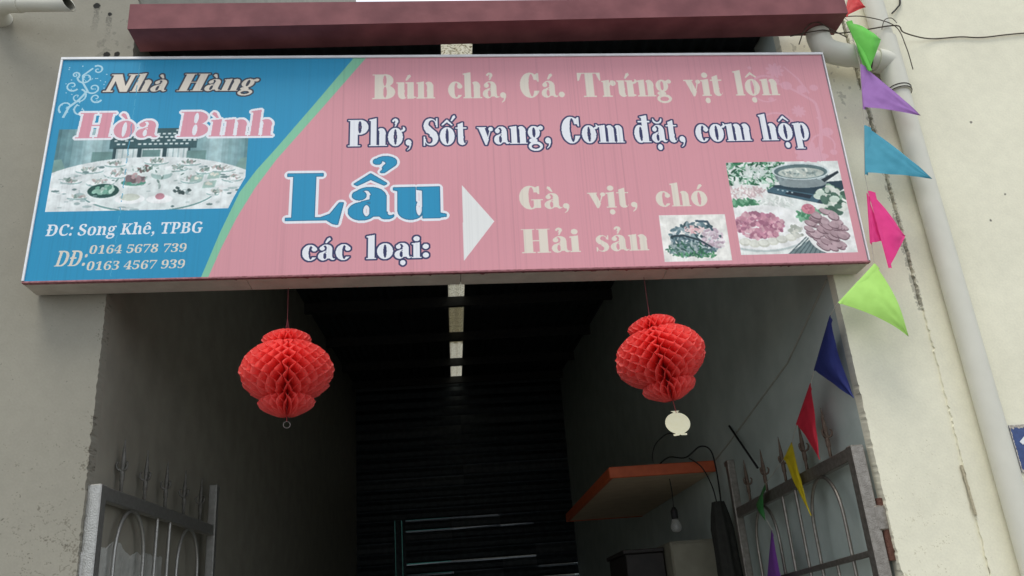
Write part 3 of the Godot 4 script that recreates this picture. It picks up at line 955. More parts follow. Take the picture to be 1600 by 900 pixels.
func build_houses() -> void:
	# grey house
	var chip := noise(77, 9.0, 4)
	var edge_l := func(y: float) -> float:
		var lower := clampf((2.5 - y) * 0.8, 0.0, 1.0)
		return GREY_X - maxf(0.0, chip.get_noise_1d(y * 3.0) * 0.03 * (0.35 + lower) - 0.002) - maxf(0.0, chip.get_noise_1d(y * 14.0 + 50.0)) * 0.007
	var area := Rect2(-2.5, 1.55, 1.2, 2.85)
	var flake_l := func(x: float, y: float) -> float:
		var d := clampf((2.42 - y) * 1.3, 0.0, 1.0) * clampf((x + 1.78) * 3.2, 0.0, 1.0)
		return d * 0.85 + clampf((x + 1.385) * 30.0, 0.0, 1.0) * 0.5
	var stain_l := func(x: float, y: float, b: float, m: float, f: float) -> float:
		var s := 0.0
		for q in [[-1.519, 4.199, 0.014], [-1.463, 4.152, 0.012], [-1.455, 3.936, 0.013], [-1.413, 3.938, 0.012]]:
			var d := Vector2(x - q[0], (y - q[1]) * 1.0).length()
			if d < q[2] * (1.0 + m * 0.6):
				s = 0.8
			var below: float = q[1] - y
			if below > 0.0 and below < 0.16 and absf(x - q[0] + m * 0.01) < 0.012:
				s = maxf(s, (0.22 + f * 0.2) * (1.0 - below / 0.16) * float(f + m > -0.2))
		if y > 3.9 and x > -1.50 and m + b > 0.25:
			s = maxf(s, 0.10 + f * 0.12)
		if m * 0.5 + f * 0.6 > 0.56:
			s = maxf(s, 0.2)
		return clampf(s, 0.0, 0.9)
	var g := thing("grey_house", "grey plastered house with a chipped corner beside the iron gate", "house", Vector3.ZERO)
	var tl := plaster(3, area.position.x, area.position.y, area.size.x, area.size.y, Color8(150, 146, 133), Color8(112, 107, 94), flake_l, stain_l)
	var ml := plaster_mat(tl, 0.16)
	var st := begin()
	wall_face(st, func(_y): return -6.0, edge_l, rows(0.0, 12.0, 1.5, 4.4, 0.012), WALL_Z, area, 0.0, 0.06, -6.0, GREY_X)
	obj("front_wall", st, ml, g)
	var inside_l := mottled(Color8(142, 138, 126), Color8(158, 154, 140), 41, 0.7, 0.9, 0.1)
	st = begin()
	box(st, Vector3(-6, 0, -9.0), Vector3(GREY_X, 12, WALL_Z - 0.06))
	obj("side_wall", st, inside_l, g)
	# whitewash low on the passage side, ragged at its upper edge
	st = begin()
	var rag := noise(63, 6.0, 4)
	var zz := WALL_Z - 0.07
	while zz > -0.98:
		var z2 := zz - 0.012
		var ya := 1.93 + rag.get_noise_1d(zz * 0.35) * 0.05 + rag.get_noise_1d(zz * 2.0 + 9.0) * 0.012
		var yb := 1.93 + rag.get_noise_1d(z2 * 0.35) * 0.05 + rag.get_noise_1d(z2 * 2.0 + 9.0) * 0.012
		quad(st, Vector3(GREY_X + 0.003, 0.02, zz), Vector3(GREY_X + 0.003, ya, zz), Vector3(GREY_X + 0.003, yb, z2), Vector3(GREY_X + 0.003, 0.02, z2))
		quad(st, Vector3(GREY_X + 0.003, ya, zz), Vector3(GREY_X, ya + 0.002, zz), Vector3(GREY_X, yb + 0.002, z2), Vector3(GREY_X + 0.003, yb, z2))
		zz = z2
	obj("whitewash", st, mottled(Color8(176, 177, 170), Color8(204, 204, 197), 43, 1.2, 0.9, 0.3), g)

	# cream house: pillar, seam, main wall
	var chip2 := noise(91, 9.0, 4)
	var edge_r := func(y: float) -> float:
		var lower := clampf((2.3 - y) * 1.0, 0.0, 1.0)
		return CREAM_X + maxf(0.0, chip2.get_noise_1d(y * 4.0) * 0.022 * (0.25 + lower)) + maxf(0.0, chip2.get_noise_1d(y * 16.0 + 9.0)) * 0.004
	var seam0 := func(y: float) -> float:
		return 1.812 + 0.016 * sin((y - 1.6) * 1.25) + chip2.get_noise_1d(y * 5.0 + 70.0) * 0.006
	var seam1 := func(y: float) -> float:
		return seam0.call(y) + 0.013 + chip2.get_noise_1d(y * 8.0 + 20.0) * 0.006
	var area2 := Rect2(1.45, 1.55, 1.35, 2.85)
	var flake_r := func(x: float, y: float) -> float:
		return clampf((2.16 - y) * 1.6, 0.0, 1.0) * clampf((1.86 - x) * 6.0, 0.0, 1.0) * 0.62
	var stain_r := func(x: float, y: float, b: float, m: float, f: float) -> float:
		var s := 0.0
		for q in [[2.23, 2.98, 0.005], [2.02, 2.86, 0.005], [2.52, 3.3, 0.006], [1.94, 2.62, 0.005], [2.4, 2.75, 0.005], [2.28, 3.46, 0.004], [2.33, 3.1, 0.005]]:
			if Vector2(x - q[0], y - q[1]).length() < q[2] * (1.0 + m):
				s = 0.5
		var d := absf(x - 1.83 + m * 0.008)
		if d < 0.014 and f + m > 0.1 and y > 2.6:
			s = maxf(s, 0.22)
		if y > 3.5 and x < 1.78 and m + b * 0.8 > 0.42:
			s = maxf(s, 0.14 + 0.1 * f)
		return clampf(s, 0.0, 0.8)
	var c := thing("cream_house", "cream painted house with a seam and a drainpipe on its front", "house", Vector3.ZERO)
	var tr := plaster(13, area2.position.x, area2.position.y, area2.size.x, area2.size.y, Color8(232, 228, 206), Color8(200, 194, 168), flake_r, stain_r)
	var mr := plaster_mat(tr, 0.14)
	st = begin()
	wall_face(st, edge_r, seam0, rows(0.0, 5.6, 1.5, 4.4, 0.012), WALL_Z, area2, 0.05, 0.03, CREAM_X, 1.82)
	obj("corner_pillar", st, mr, c)
	st = begin()
	wall_face(st, seam1, func(_y): return 6.0, rows(0.0, 5.6, 1.5, 4.4, 0.012), WALL_Z + 0.004, area2, 0.034, 0.0, 1.83, 6.0)
	obj("front_wall", st, mr, c)
	st = begin()                                                  # mortar that fills the lower seam
	wall_face(st, func(y): return seam0.call(y) - 0.001, func(y): return seam1.call(y) + 0.001, rows(0.0, 2.62, 1.5, 2.60, 0.02), WALL_Z - 0.004, area2, 0.0, 0.0, 0.0, 0.0)
	obj("seam_mortar", st, mr, c)
	st = begin()                                                  # loose sliver of render on the seam
	bar(st, Vector3(1.826, 1.80, WALL_Z + 0.008), Vector3(1.822, 1.98, WALL_Z + 0.006), 0.012, 0.008)
	obj("render_sliver", st, mottled(Color8(170, 158, 130), Color8(214, 206, 180), 47, 12.0, 0.95, 0.4), c)
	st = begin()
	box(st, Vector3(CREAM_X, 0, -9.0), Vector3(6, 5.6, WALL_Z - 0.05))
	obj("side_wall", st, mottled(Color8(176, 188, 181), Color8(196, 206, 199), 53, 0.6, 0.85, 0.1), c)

func build_roof() -> void:
	var r := thing("passage_roof", "dark corrugated tin roof on steel purlins over the passage", "roof", Vector3(0, ROOF_Y, 0))
	var tin := mottled(Color8(44, 50, 54), Color8(66, 72, 76), 61, 1.5, 0.5, 0.05, 0.4)
	var clear := mat(Color8(226, 220, 196), 0.5)
	var nt := NoiseTexture2D.new()
	nt.width = 256
	nt.height = 256
	nt.noise = noise(71, 0.06, 4)
	var gr := Gradient.new()
	gr.offsets = PackedFloat32Array([0.0, 0.36, 0.46, 1.0])
	gr.colors = PackedColorArray([Color8(70, 62, 44), Color8(150, 138, 108), Color8(236, 230, 208), Color8(250, 246, 230)])
	nt.color_ramp = gr
	clear.albedo_texture = nt
	clear.albedo_color = Color.WHITE
	clear.uv1_triplanar = true
	clear.uv1_world_triplanar = true
	clear.uv1_scale = Vector3.ONE * 3.0
	clear.backlight_enabled = true
	clear.backlight = Color(1, 1, 1)
	var sheet := func(x0: float, x1: float, z0: float, z1: float, lift: float, pitch: float) -> SurfaceTool:
		var st := begin(true)
		var n := int((x1 - x0) / pitch * 8.0)
		for i in n:
			var a := lerpf(x0, x1, float(i) / n)
			var b := lerpf(x0, x1, float(i + 1) / n)
			var ha := 0.018 + 0.009 * cos(a / pitch * TAU)
			var hb := 0.018 + 0.009 * cos(b / pitch * TAU)
			quad(st, Vector3(a, -0.085 * z0 + ha + lift, z0), Vector3(b, -0.085 * z0 + hb + lift, z0), Vector3(b, -0.085 * z1 + hb + lift, z1), Vector3(a, -0.085 * z1 + ha + lift, z1))
		return st
	for row in [[-0.06, -4.95, 0.0], [-4.85, -9.0, -0.006]]:
		for xs in [[GREY_X, -0.62], [-0.66, -0.028], [0.118, 0.86], [0.82, CREAM_X]]:
			obj("roof_sheet", sheet.call(xs[0], xs[1], row[0], row[1], row[2] + (0.004 if xs[0] == -0.66 or xs[0] == 0.82 else 0.0), 0.076), tin, r)
		var o := obj("skylight_sheet", sheet.call(-0.05, 0.14, row[0], -6.4 if row[1] > -5.0 else row[1], row[2] + (0.030 if row[1] > -5.0 else 0.024), 0.076), clear, r)
		o.set_meta("label", "grubby translucent skylight strip")
	var steel := mottled(Color8(40, 42, 44), Color8(62, 60, 58), 67, 3.0, 0.7, 0.1)
	for z in [-0.42, -1.75, -3.1, -4.43, -5.79, -7.1, -8.25]:
		var st := begin()
		box(st, Vector3(GREY_X, -0.085 * z - 0.085, z - 0.025), Vector3(CREAM_X, -0.085 * z + 0.006, z + 0.025))
		obj("purlin", st, steel, r)
	# gutter
	var gt := thing("roof_gutter", "maroon metal box gutter along the eave above the signboard", "gutter", Vector3(0, 3.88, 0))
	var red := mottled(Color8(108, 58, 64), Color8(140, 84, 88), 73, 0.8, 0.75, 0.05)
	var st := begin()
	var x0 := -1.283
	var x1 := 1.716
	var q0 := [Vector3(x0, 0, 0.098), Vector3(x1, 0, 0.098), Vector3(x1, 0.088, 0.098), Vector3(x0, 0.124, 0.098)]
	var q1 := [Vector3(x0, 0, 0.1005), Vector3(x1, 0, 0.1005), Vector3(x1, 0.088, 0.1005), Vector3(x0, 0.124, 0.1005)]
	quad(st, q1[0], q1[3], q1[2], q1[1])
	quad(st, q0[0], q0[1], q0[2], q0[3])
	for k in 4:
		quad(st, q0[k], q0[(k + 1) % 4], q1[(k + 1) % 4], q1[k])
	bar(st, Vector3(x0, 0.12, 0.091), Vector3(x1, 0.088 - 0.004, 0.091), 0.012, 0.003)
	obj("front_lip", st, red, gt)
	st = begin()
	box(st, Vector3(x0 + 0.001, 0.001, -0.046), Vector3(x1 - 0.001, 0.003, 0.0975))
	obj("bottom", st, red, gt)
	st = begin()
	box(st, Vector3(x0 + 0.001, 0.0035, -0.048), Vector3(x1 - 0.001, 0.08, -0.0465))
	obj("back", st, red, gt)
	for x in [x0, x1 - 0.003]:
		st = begin()
		box(st, Vector3(x + 0.0005, 0.0035, -0.046), Vector3(x + 0.0025, 0.06, 0.0975))
		obj("end_cap", st, red, gt)

func build_back() -> void:
	# slatted wall that closes the passage, with gaps where daylight comes through
	var w := thing("slatted_partition", "dark corrugated metal partition with light slits closing the passage", "partition", Vector3(0, 0, -8.6))
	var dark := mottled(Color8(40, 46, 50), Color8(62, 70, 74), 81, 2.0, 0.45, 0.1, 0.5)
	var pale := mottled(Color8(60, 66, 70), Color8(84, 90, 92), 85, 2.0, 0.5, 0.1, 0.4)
	var cuts := [-0.72, -0.10, 0.52, 0.98, CREAM_X]
	# [piece, slat whose upper edge stands open, gap]
	var open := {"0,17": 0.013, "0,16": 0.006, "0,20": 0.006, "0,21": 0.005, "1,17": 0.012, "1,20": 0.006, "1,21": 0.004, "2,17": 0.011, "2,20": 0.005, "2,15": 0.006, "3,16": 0.006, "3,15": 0.011, "1,15": 0.008}
	for i in range(1, 36):
		var h := 0.136
		var y := -0.063 + h * i
		var pieces: Array = []
		if y > 2.9:
			pieces = [[GREY_X, 0.1], [0.08, CREAM_X]]
		else:
			pieces = [[cuts[0], cuts[1] + 0.01], [cuts[1] - 0.01, cuts[2] + 0.01], [cuts[2] - 0.01, cuts[3] + 0.01], [cuts[3] - 0.01, cuts[4]], [GREY_X, -0.862]]
		for k in pieces.size():
			var gap: float = open.get("%d,%d" % [k, i], 0.0) if y <= 2.9 else 0.0
			var top := h - gap if gap > 0.0 else h + 0.012
			var zo := 0.004 * (k % 2)
			var tilt := rng.randf_range(-0.006, 0.006) if gap > 0.0 else 0.0
			var pf := [Vector2(0.004, -0.004), Vector2(0.016, 0.02), Vector2(0.024, h * 0.5), Vector2(0.014, h - 0.03), Vector2(-0.008, top)]
			var s2 := begin()
			for q in pf.size() - 1:
				var e0: float = tilt if q + 1 == pf.size() - 1 else 0.0
				quad(s2, Vector3(pieces[k][0], y + pf[q].y, pf[q].x + zo), Vector3(pieces[k][1], y + pf[q].y, pf[q].x + zo), Vector3(pieces[k][1], y + pf[q + 1].y + e0, pf[q + 1].x + zo), Vector3(pieces[k][0], y + pf[q + 1].y - e0, pf[q + 1].x + zo))
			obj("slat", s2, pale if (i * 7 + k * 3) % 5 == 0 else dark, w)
	for xs in [[-0.875, -0.853], [-0.846, -0.765], [-0.757, -0.71]]:
		var sj := begin()
		box(sj, Vector3(xs[0], 0, -0.02), Vector3(xs[1], 3.03, 0.012))
		obj("door_jamb", sj, dark, w)
	var yard := thing("yard_wall", "teal and grey yard wall glimpsed through the slits of the partition", "wall", Vector3(0, 0, -11.2))
	var st := begin()
	box(st, Vector3(-4, 0, -0.2), Vector3(-0.15, 3.4, 0))
	obj("painted_panel", st, mottled(Color8(40, 110, 102), Color8(64, 134, 124), 83, 0.8, 0.8, 0.2), yard)
	st = begin()
	box(st, Vector3(-0.15, 0, -0.2), Vector3(4, 3.4, -0.003))
	obj("bare_panel", st, mottled(Color8(86, 86, 80), Color8(110, 110, 104), 87, 0.8, 0.8, 0.2), yard)

func build_sign() -> void:
	var s := thing("signboard", "pink and blue restaurant signboard with lettering and food pictures", "sign", Vector3(0, 2.7977, 0))
	s.basis = Basis(Vector3.BACK, -0.0225) * Basis(Vector3.RIGHT, -0.0075)
	var face := mat(Color.WHITE, 0.42)
	face.albedo_texture = ImageTexture.create_from_image(sign_print())
	face.metallic_specular = 0.35
	var st := begin(true)
	var nx := 96
	var ny := 30
	var wob := noise(101, 1.1, 2)
	for i in nx:
		for j in ny:
			var p: Array = []
			for q in [[0, 0], [0, 1], [1, 1], [1, 0]]:
				var u := float(i + q[0]) / nx
				var v := float(j + q[1]) / ny
				var edge := minf(minf(u, 1 - u) * 8.0, minf(v, 1 - v) * 4.0)
				p.append([Vector2(u, v), Vector3(-1.592 + u * 3.184, 0.992 - v * 0.987, -0.004 + wob.get_noise_2d(u * 3.2, v) * 0.003 * clampf(edge, 0, 1))])
			for k in [0, 3, 2, 0, 2, 1]:
				st.set_uv(p[k][0])
				st.add_vertex(p[k][1])
	obj("printed_face", st, face, s)
	var alu := mottled(Color8(222, 222, 224), Color8(240, 240, 242), 103, 2.0, 0.5, 0.05, 0.2)
	var tin := mottled(Color8(186, 179, 168), Color8(208, 201, 190), 107, 1.5, 0.7, 0.15)
	for e in [["top_trim", Vector3(-1.6, 0.988, -0.02), Vector3(1.6, 1.0, 0.002)], ["side_trim", Vector3(-1.6, 0.0095, -0.02), Vector3(-1.5915, 0.9875, 0.002)], ["side_trim", Vector3(1.595, 0.0095, -0.02), Vector3(1.6, 0.9875, 0.002)]]:
		st = begin()
		box(st, e[1], e[2], 0.001)
		obj(e[0], st, alu, s)
	st = begin()
	box(st, Vector3(-1.6, 0.002, -0.02), Vector3(1.6, 0.009, -0.001), 0.001)
	obj("bottom_trim", st, mottled(Color8(120, 70, 74), Color8(190, 130, 136), 109, 6.0, 0.7, 0.0), s)
	# bottom pan, end pans, back
	for x in 4:
		st = begin()
		box(st, Vector3(-1.598 + 0.799 * x, 0.002, -0.122), Vector3(-1.598 + 0.799 * (x + 1) - 0.002, 0.012, -0.021))
		obj("bottom_panel", st, tin, s)
	for x in [-1.598, 1.588]:
		st = begin()
		box(st, Vector3(x, 0.0125, -0.122), Vector3(x + 0.01, 0.987, -0.021))
		obj("end_panel", st, tin, s)
	st = begin()
	box(st, Vector3(-1.587, 0.988, -0.122), Vector3(1.587, 0.996, -0.021))
	obj("top_panel", st, tin, s)
	st = begin()
	box(st, Vector3(-1.587, 0.0125, -0.122), Vector3(1.587, 0.987, -0.118))
	obj("back_panel", st, tin, s)
	# film folded under the lower edge, torn into a ragged fringe
	st = begin()
	var rg := noise(113, 20.0, 3)
	var x := -0.9
	while x < 1.58:
		var x2 := x + 0.008
		var a := 0.006 + maxf(0.0, rg.get_noise_1d(x * 2.0)) * 0.03
		var b := 0.006 + maxf(0.0, rg.get_noise_1d(x2 * 2.0)) * 0.03
		quad(st, Vector3(x, -0.001, 0.0015), Vector3(x2, -0.001, 0.0015), Vector3(x2, -0.001, -b), Vector3(x, -0.001, -a))
		quad(st, Vector3(x, -0.001, 0.0015), Vector3(x2, -0.001, 0.0015), Vector3(x2, 0.003, 0.0018), Vector3(x, 0.003, 0.0018))
		x = x2
	obj("film_fold", st, mottled(Color8(96, 48, 52), Color8(150, 88, 94), 127, 6.0, 0.6, 0.0), s)
	# angle brackets that carry the box on both walls
	for bx in [-1.46, 1.56]:
		st = begin()
		bar(st, Vector3(bx, 0.02, -0.125), Vector3(bx, 0.97, -0.125), 0.03, 0.006)
		obj("wall_bracket", st, mottled(Color8(80, 70, 62), Color8(110, 100, 90), 131, 4.0, 0.8, 0.1), s)

func build_pipes() -> void:
	var pvc := mottled(Color8(208, 206, 193), Color8(216, 214, 201), 141, 1.3, 0.5, 0.0)
	var grime := mottled(Color8(120, 116, 104), Color8(206, 202, 188), 143, 9.0, 0.85, 0.3)
	var wire := mat(Color8(58, 52, 46), 0.8)
	var d := thing("drainpipe", "pale plastic drainpipe with a branch to the gutter on the cream house", "pipe", Vector3(1.958, 0, -0.078))
	var st := begin()
	tube(st, PackedVector3Array([Vector3(0, 0, 0), Vector3(0, 3.62, 0)]), 0.0455, 28)
	obj("lower_pipe", st, pvc, d)
	st = begin()
	tube(st, PackedVector3Array([Vector3(0, 3.83, 0), Vector3(0, 5.6, 0)]), 0.0445, 28)
	obj("upper_pipe", st, pvc, d)
	st = begin()
	tube(st, PackedVector3Array([Vector3(0, 3.585, 0), Vector3(0, 3.87, 0)]), 0.053, 28)
	tube(st, PackedVector3Array([Vector3(0, 3.745, 0), Vector3(-0.075, 3.755, 0.012)]), 0.053, 28)
	obj("tee", st, pvc, d)
	st = begin()
	tube(st, PackedVector3Array([Vector3(-0.06, 3.752, 0.01), Vector3(-0.21, 3.768, 0.034)]), 0.0445, 24)
	obj("branch_pipe", st, pvc, d)
	st = begin()
	var el := curve([Vector3(-0.19, 3.766, 0.032), Vector3(-0.27, 3.776, 0.045), Vector3(-0.315, 3.80, 0.052), Vector3(-0.33, 3.85, 0.055), Vector3(-0.33, 3.875, 0.055)], 6)
	tube(st, el, 0.05, 24)
	obj("elbow", st, pvc, d)
	st = begin()
	tube(st, PackedVector3Array([Vector3(-0.33, 3.84, 0.055), Vector3(-0.333, 3.9, 0.058)]), 0.036, 20)
	obj("gutter_outlet", st, grime, d)
	# rags of tape round the outlet
	st = begin()
	for k in 9:
		var a := TAU * k / 9.0
		var o := Vector3(-0.332 + cos(a) * 0.038, 0, 0.056 + sin(a) * 0.038)
		bar(st, o + Vector3(0, 3.815 + 0.01 * (k % 3), 0), o + Vector3(0.004, 3.885, 0.003), 0.018, 0.006, Vector3(cos(a), 0, sin(a)))
	obj("tape_wrap", st, grime, d)
	for y in [3.585, 3.60]:
		st = begin()
		var ring := PackedVector3Array()
		for k in 25:
			ring.append(Vector3(0.054 * cos(TAU * k / 24.0), y + 0.004 * sin(TAU * k / 24.0), 0.054 * sin(TAU * k / 24.0)))
		tube(st, ring, 0.0022, 6)
		obj("binding_wire", st, wire, d)
	st = begin()
	var rg := PackedVector3Array()
	for k in 25:
		rg.append(Vector3(-0.105 + 0.006 * sin(TAU * k / 24.0 * 2.0), 3.757 + 0.05 * cos(TAU * k / 24.0), 0.017 + 0.05 * sin(TAU * k / 24.0)))
	tube(st, rg, 0.003, 6)
	obj("binding_wire", st, wire, d)

	# short spout that leaves the grey house
	var sp := thing("water_spout", "cut pale plastic spout sticking out of the grey house", "pipe", Vector3(-1.83, 4.118, -0.02))
	st = begin(true)
	var dir := Vector3(0.285, -0.07, 0.08)
	var fz := dir.normalized()
	var fx := Vector3.UP.cross(fz).normalized()
	var fy := fz.cross(fx)
	var ro := 0.032
	var n := 28
	var skin := func(k: int, rad: float, tip: bool) -> Vector3:   # open tube with a slightly slanting cut
		var a := TAU * k / n
		var e := fy * cos(a) * rad + fx * sin(a) * rad
		return e + (dir * (1.0 - cos(a) * 0.05 + sin(a) * 0.03) if tip else Vector3.ZERO)
	for k in n:
		for rad in [ro, ro - 0.004]:
			quad(st, skin.call(k, rad, false), skin.call(k + 1, rad, false), skin.call(k + 1, rad, true), skin.call(k, rad, true))
		quad(st, skin.call(k, ro, true), skin.call(k + 1, ro, true), skin.call(k + 1, ro - 0.004, true), skin.call(k, ro - 0.004, true))
	obj("open_pipe", st, pvc, sp)
	st = begin()
	tube(st, curve([dir * 0.22, Vector3.ZERO, Vector3(-0.05, 0.008, -0.03), Vector3(-0.07, 0.01, -0.07), Vector3(-0.07, 0.01, -0.112)], 6), 0.036, 24)
	obj("elbow", st, pvc, sp)

func build_gates() -> void:
	var rust := mottled(Color8(84, 50, 40), Color8(120, 84, 70), 151, 9.0, 0.9, 0.4)
	var grey := mottled(Color8(130, 124, 116), Color8(164, 158, 150), 153, 5.0, 0.42, 0.1, 0.75)
	var silver := mottled(Color8(166, 165, 160), Color8(188, 187, 182), 157, 5.0, 0.42, 0.1, 0.75)
	gate_leaf(Vector3(1.452, 2.085, -0.172), Vector3(1.40, 2.027, -1.50), 0.25, grey, rust, mottled(Color8(84, 66, 54), Color8(122, 108, 96), 155, 9.0, 0.7, 0.1, 0.3), "rust-stained grey gate leaf by the cream house, hung with bunting", 1.0)
	gate_leaf(Vector3(-1.322, 2.118, -0.172), Vector3(-1.275, 2.12, -1.50), 0.2, silver, rust, mottled(Color8(96, 94, 88), Color8(132, 130, 124), 159, 7.0, 0.6, 0.1, 0.4), "silver painted gate leaf by the grey house", -1.0)

func build_lanterns() -> void:
	var a := lantern(Vector3(-0.651, 2.306, -0.085), Basis(Vector3.BACK, 0.02) * Basis(Vector3.UP, 0.3), 0.93, 2.803, "red honeycomb paper lantern with a small ring under it", 5)
	var st := begin()
	var wire := mat(Color8(120, 112, 108), 0.5, 0.5)
	var ring := PackedVector3Array()
	for k in 21:
		ring.append(Vector3(0.012 * cos(TAU * k / 20.0), -0.032 + 0.012 * sin(TAU * k / 20.0), 0))
	tube(st, ring, 0.0016, 6)
	obj("ring", st, wire, a)
	st = begin()
	tube(st, PackedVector3Array([Vector3(0, 0.06, 0), Vector3(0, -0.02, 0)]), 0.0014, 6)
	obj("tail_string", st, mat(Color8(150, 30, 40), 0.7), a)

	var b := lantern(Vector3(0.760, 2.282, -0.085), Basis(Vector3.BACK, 0.15) * Basis(Vector3.RIGHT, 0.03) * Basis(Vector3.UP, 1.1), 0.95, 2.775, "red honeycomb paper lantern hanging askew with a pale card", 19)
	var inv := b.basis.inverse()
	st = begin()
	tube(st, PackedVector3Array([Vector3(0, 0.05, 0), Vector3(0, 0.0, 0), inv * Vector3(0.006, -0.05, 0)]), 0.0012, 6)
	obj("tail_string", st, mat(Color8(150, 30, 40), 0.7), b)
	# card cut to a lantern outline
	st = begin()
	var out: Array[Vector2] = []
	for p in [[-18, 44], [-9, 40], [-9, 37]]:
		out.append(Vector2(p[0], p[1]))
	for k in 13:
		var t := PI * 0.5 + PI * lerpf(0.09, 0.87, k / 12.0)
		out.append(Vector2(cos(t) * 46, sin(t) * 38))
	for p in [[-16, -37], [-26, -38], [-24, -44], [-4, -43], [0, -40], [4, -43], [24, -44], [26, -38], [16, -37]]:
		out.append(Vector2(p[0], p[1]))
	for k in 13:
		var t := -PI * 0.5 + PI * lerpf(0.13, 0.91, k / 12.0)
		out.append(Vector2(cos(t) * 46, sin(t) * 38))
	for p in [[9, 37], [9, 40], [18, 44]]:
		out.append(Vector2(p[0], p[1]))
	var cx := Basis(Vector3.BACK, 0.08) * Basis(Vector3.UP, 0.25)
	var to := func(p: Vector2, z: float) -> Vector3:
		return inv * (Vector3(0.006, -0.088, 0) + cx * Vector3(p.x * 0.00112, p.y * 0.00105, z))
	var flat := PackedVector2Array(out)
	var ix := Geometry2D.triangulate_polygon(flat)
	for i in range(0, ix.size(), 3):
		tri(st, to.call(flat[ix[i]], 0.0006), to.call(flat[ix[i + 1]], 0.0006), to.call(flat[ix[i + 2]], 0.0006))
		tri(st, to.call(flat[ix[i]], -0.0006), to.call(flat[ix[i + 2]], -0.0006), to.call(flat[ix[i + 1]], -0.0006))
	for i in out.size():
		var p := out[i]
		var q := out[(i + 1) % out.size()]
		quad(st, to.call(p, 0.0006), to.call(q, 0.0006), to.call(q, -0.0006), to.call(p, -0.0006))
	var card := mottled(Color8(246, 238, 196), Color8(252, 246, 212), 161, 8.0, 0.5, 0.0)
	obj("card", st, card, b)

func build_bunting() -> void:
	var b := thing("pennant_bunting", "string of coloured paper pennants running from the gutter into the passage", "bunting", Vector3.ZERO)
	var cordpts := [Vector3(1.80, 4.08, 0.02), Vector3(1.742, 3.922, 0.02), Vector3(1.756, 3.905, 0.02), Vector3(1.757, 3.673, 0.02), Vector3(1.717, 3.448, 0.02), Vector3(1.704, 3.369, 0.02), Vector3(1.653, 3.138, 0.02), Vector3(1.654, 3.07, 0.012), Vector3(1.618, 2.844, 0.008), Vector3(1.606, 2.753, 0.008), Vector3(1.436, 2.606, -0.012), Vector3(1.44, 2.588, -0.099), Vector3(1.435, 2.434, -0.33), Vector3(1.418, 2.384, -0.354), Vector3(1.412, 2.262, -0.56), Vector3(1.40, 2.196, -0.619), Vector3(1.40, 2.147, -0.74), Vector3(1.38, 2.075, -0.968), Vector3(1.375, 2.0, -1.12), Vector3(1.36, 1.863, -0.939), Vector3(1.35, 1.66, -1.08)]
	var st := begin()
	tube(st, PackedVector3Array(cordpts), 0.0014, 5)
	obj("cord", st, mat(Color8(176, 170, 158), 0.8), b)
	pennant(b, Vector3(1.80, 4.07, 0.02), Vector3(1.745, 3.925, 0.02), Vector3(1.845, 3.965, 0.03), Vector3(0, 0, 0.01), Color8(206, 38, 40), "red pennant at the gutter end")
	pennant(b, Vector3(1.744, 3.895, 0.02), Vector3(1.774, 3.618, 0.045), Vector3(1.873, 3.79, 0.03), Vector3(0.0, 0.008, 0.03), Color8(98, 200, 66), "bright green pennant with a curled side", -0.05)
	pennant(b, Vector3(1.757, 3.673, 0.02), Vector3(1.717, 3.448, 0.02), Vector3(1.948, 3.398, 0.035), Vector3(0.004, 0.002, 0.012), Color8(158, 106, 182), "purple pennant under the green one", 0.03)
	pennant(b, Vector3(1.704, 3.369, 0.02), Vector3(1.653, 3.138, 0.02), Vector3(1.92, 3.100, 0.035), Vector3(0.004, 0.0, 0.014), Color8(58, 152, 178), "teal pennant beside the signboard", 0.03)
	pennant(b, Vector3(1.648, 3.062, 0.022), Vector3(1.635, 2.714, 0.05), Vector3(1.751, 2.858, 0.022), Vector3(0.0, 0.0, 0.018), Color8(232, 36, 130), "hot pink pennant beside the signboard")
	pennant(b, Vector3(1.646, 3.06, 0.012), Vector3(1.610, 2.84, 0.008), Vector3(1.655, 2.84, 0.024), Vector3(0.0, 0.0, 0.004), Color8(232, 36, 130), "folded-back flap of the hot pink pennant", 0.0, "pennant_flap")
	pennant(b, Vector3(1.606, 2.753, 0.008), Vector3(1.436, 2.606, -0.012), Vector3(1.656, 2.443, 0.03), Vector3(0.015, 0.005, 0.03), Color8(172, 226, 104), "lime pennant at the signboard's lower corner")
	pennant(b, Vector3(1.44, 2.588, -0.099), Vector3(1.435, 2.434, -0.33), Vector3(1.445, 2.245, -0.07), Vector3(-0.02, 0.01, 0.0), Color8(40, 50, 118), "navy pennant just inside the passage")
	pennant(b, Vector3(1.418, 2.384, -0.354), Vector3(1.412, 2.262, -0.56), Vector3(1.41, 2.078, -0.40), Vector3(-0.012, 0.0, 0.03), Color8(222, 44, 66), "red pennant above the gate leaf")
	pennant(b, Vector3(1.40, 2.196, -0.619), Vector3(1.40, 2.147, -0.74), Vector3(1.40, 1.878, -0.571), Vector3(-0.01, -0.01, 0.01), Color8(214, 190, 24), "yellow pennant hanging over the gate leaf")
	pennant(b, Vector3(1.38, 2.075, -0.968), Vector3(1.375, 2.0, -1.12), Vector3(1.36, 1.91, -1.0), Vector3(-0.02, 0, 0), Color8(44, 112, 52), "dark green pennant hanging over the gate leaf")
	pennant(b, Vector3(1.36, 1.863, -0.939), Vector3(1.35, 1.66, -1.08), Vector3(1.35, 1.55, -0.86), Vector3(-0.02, 0, 0.01), Color8(126, 66, 160), "violet pennant low on the gate leaf")

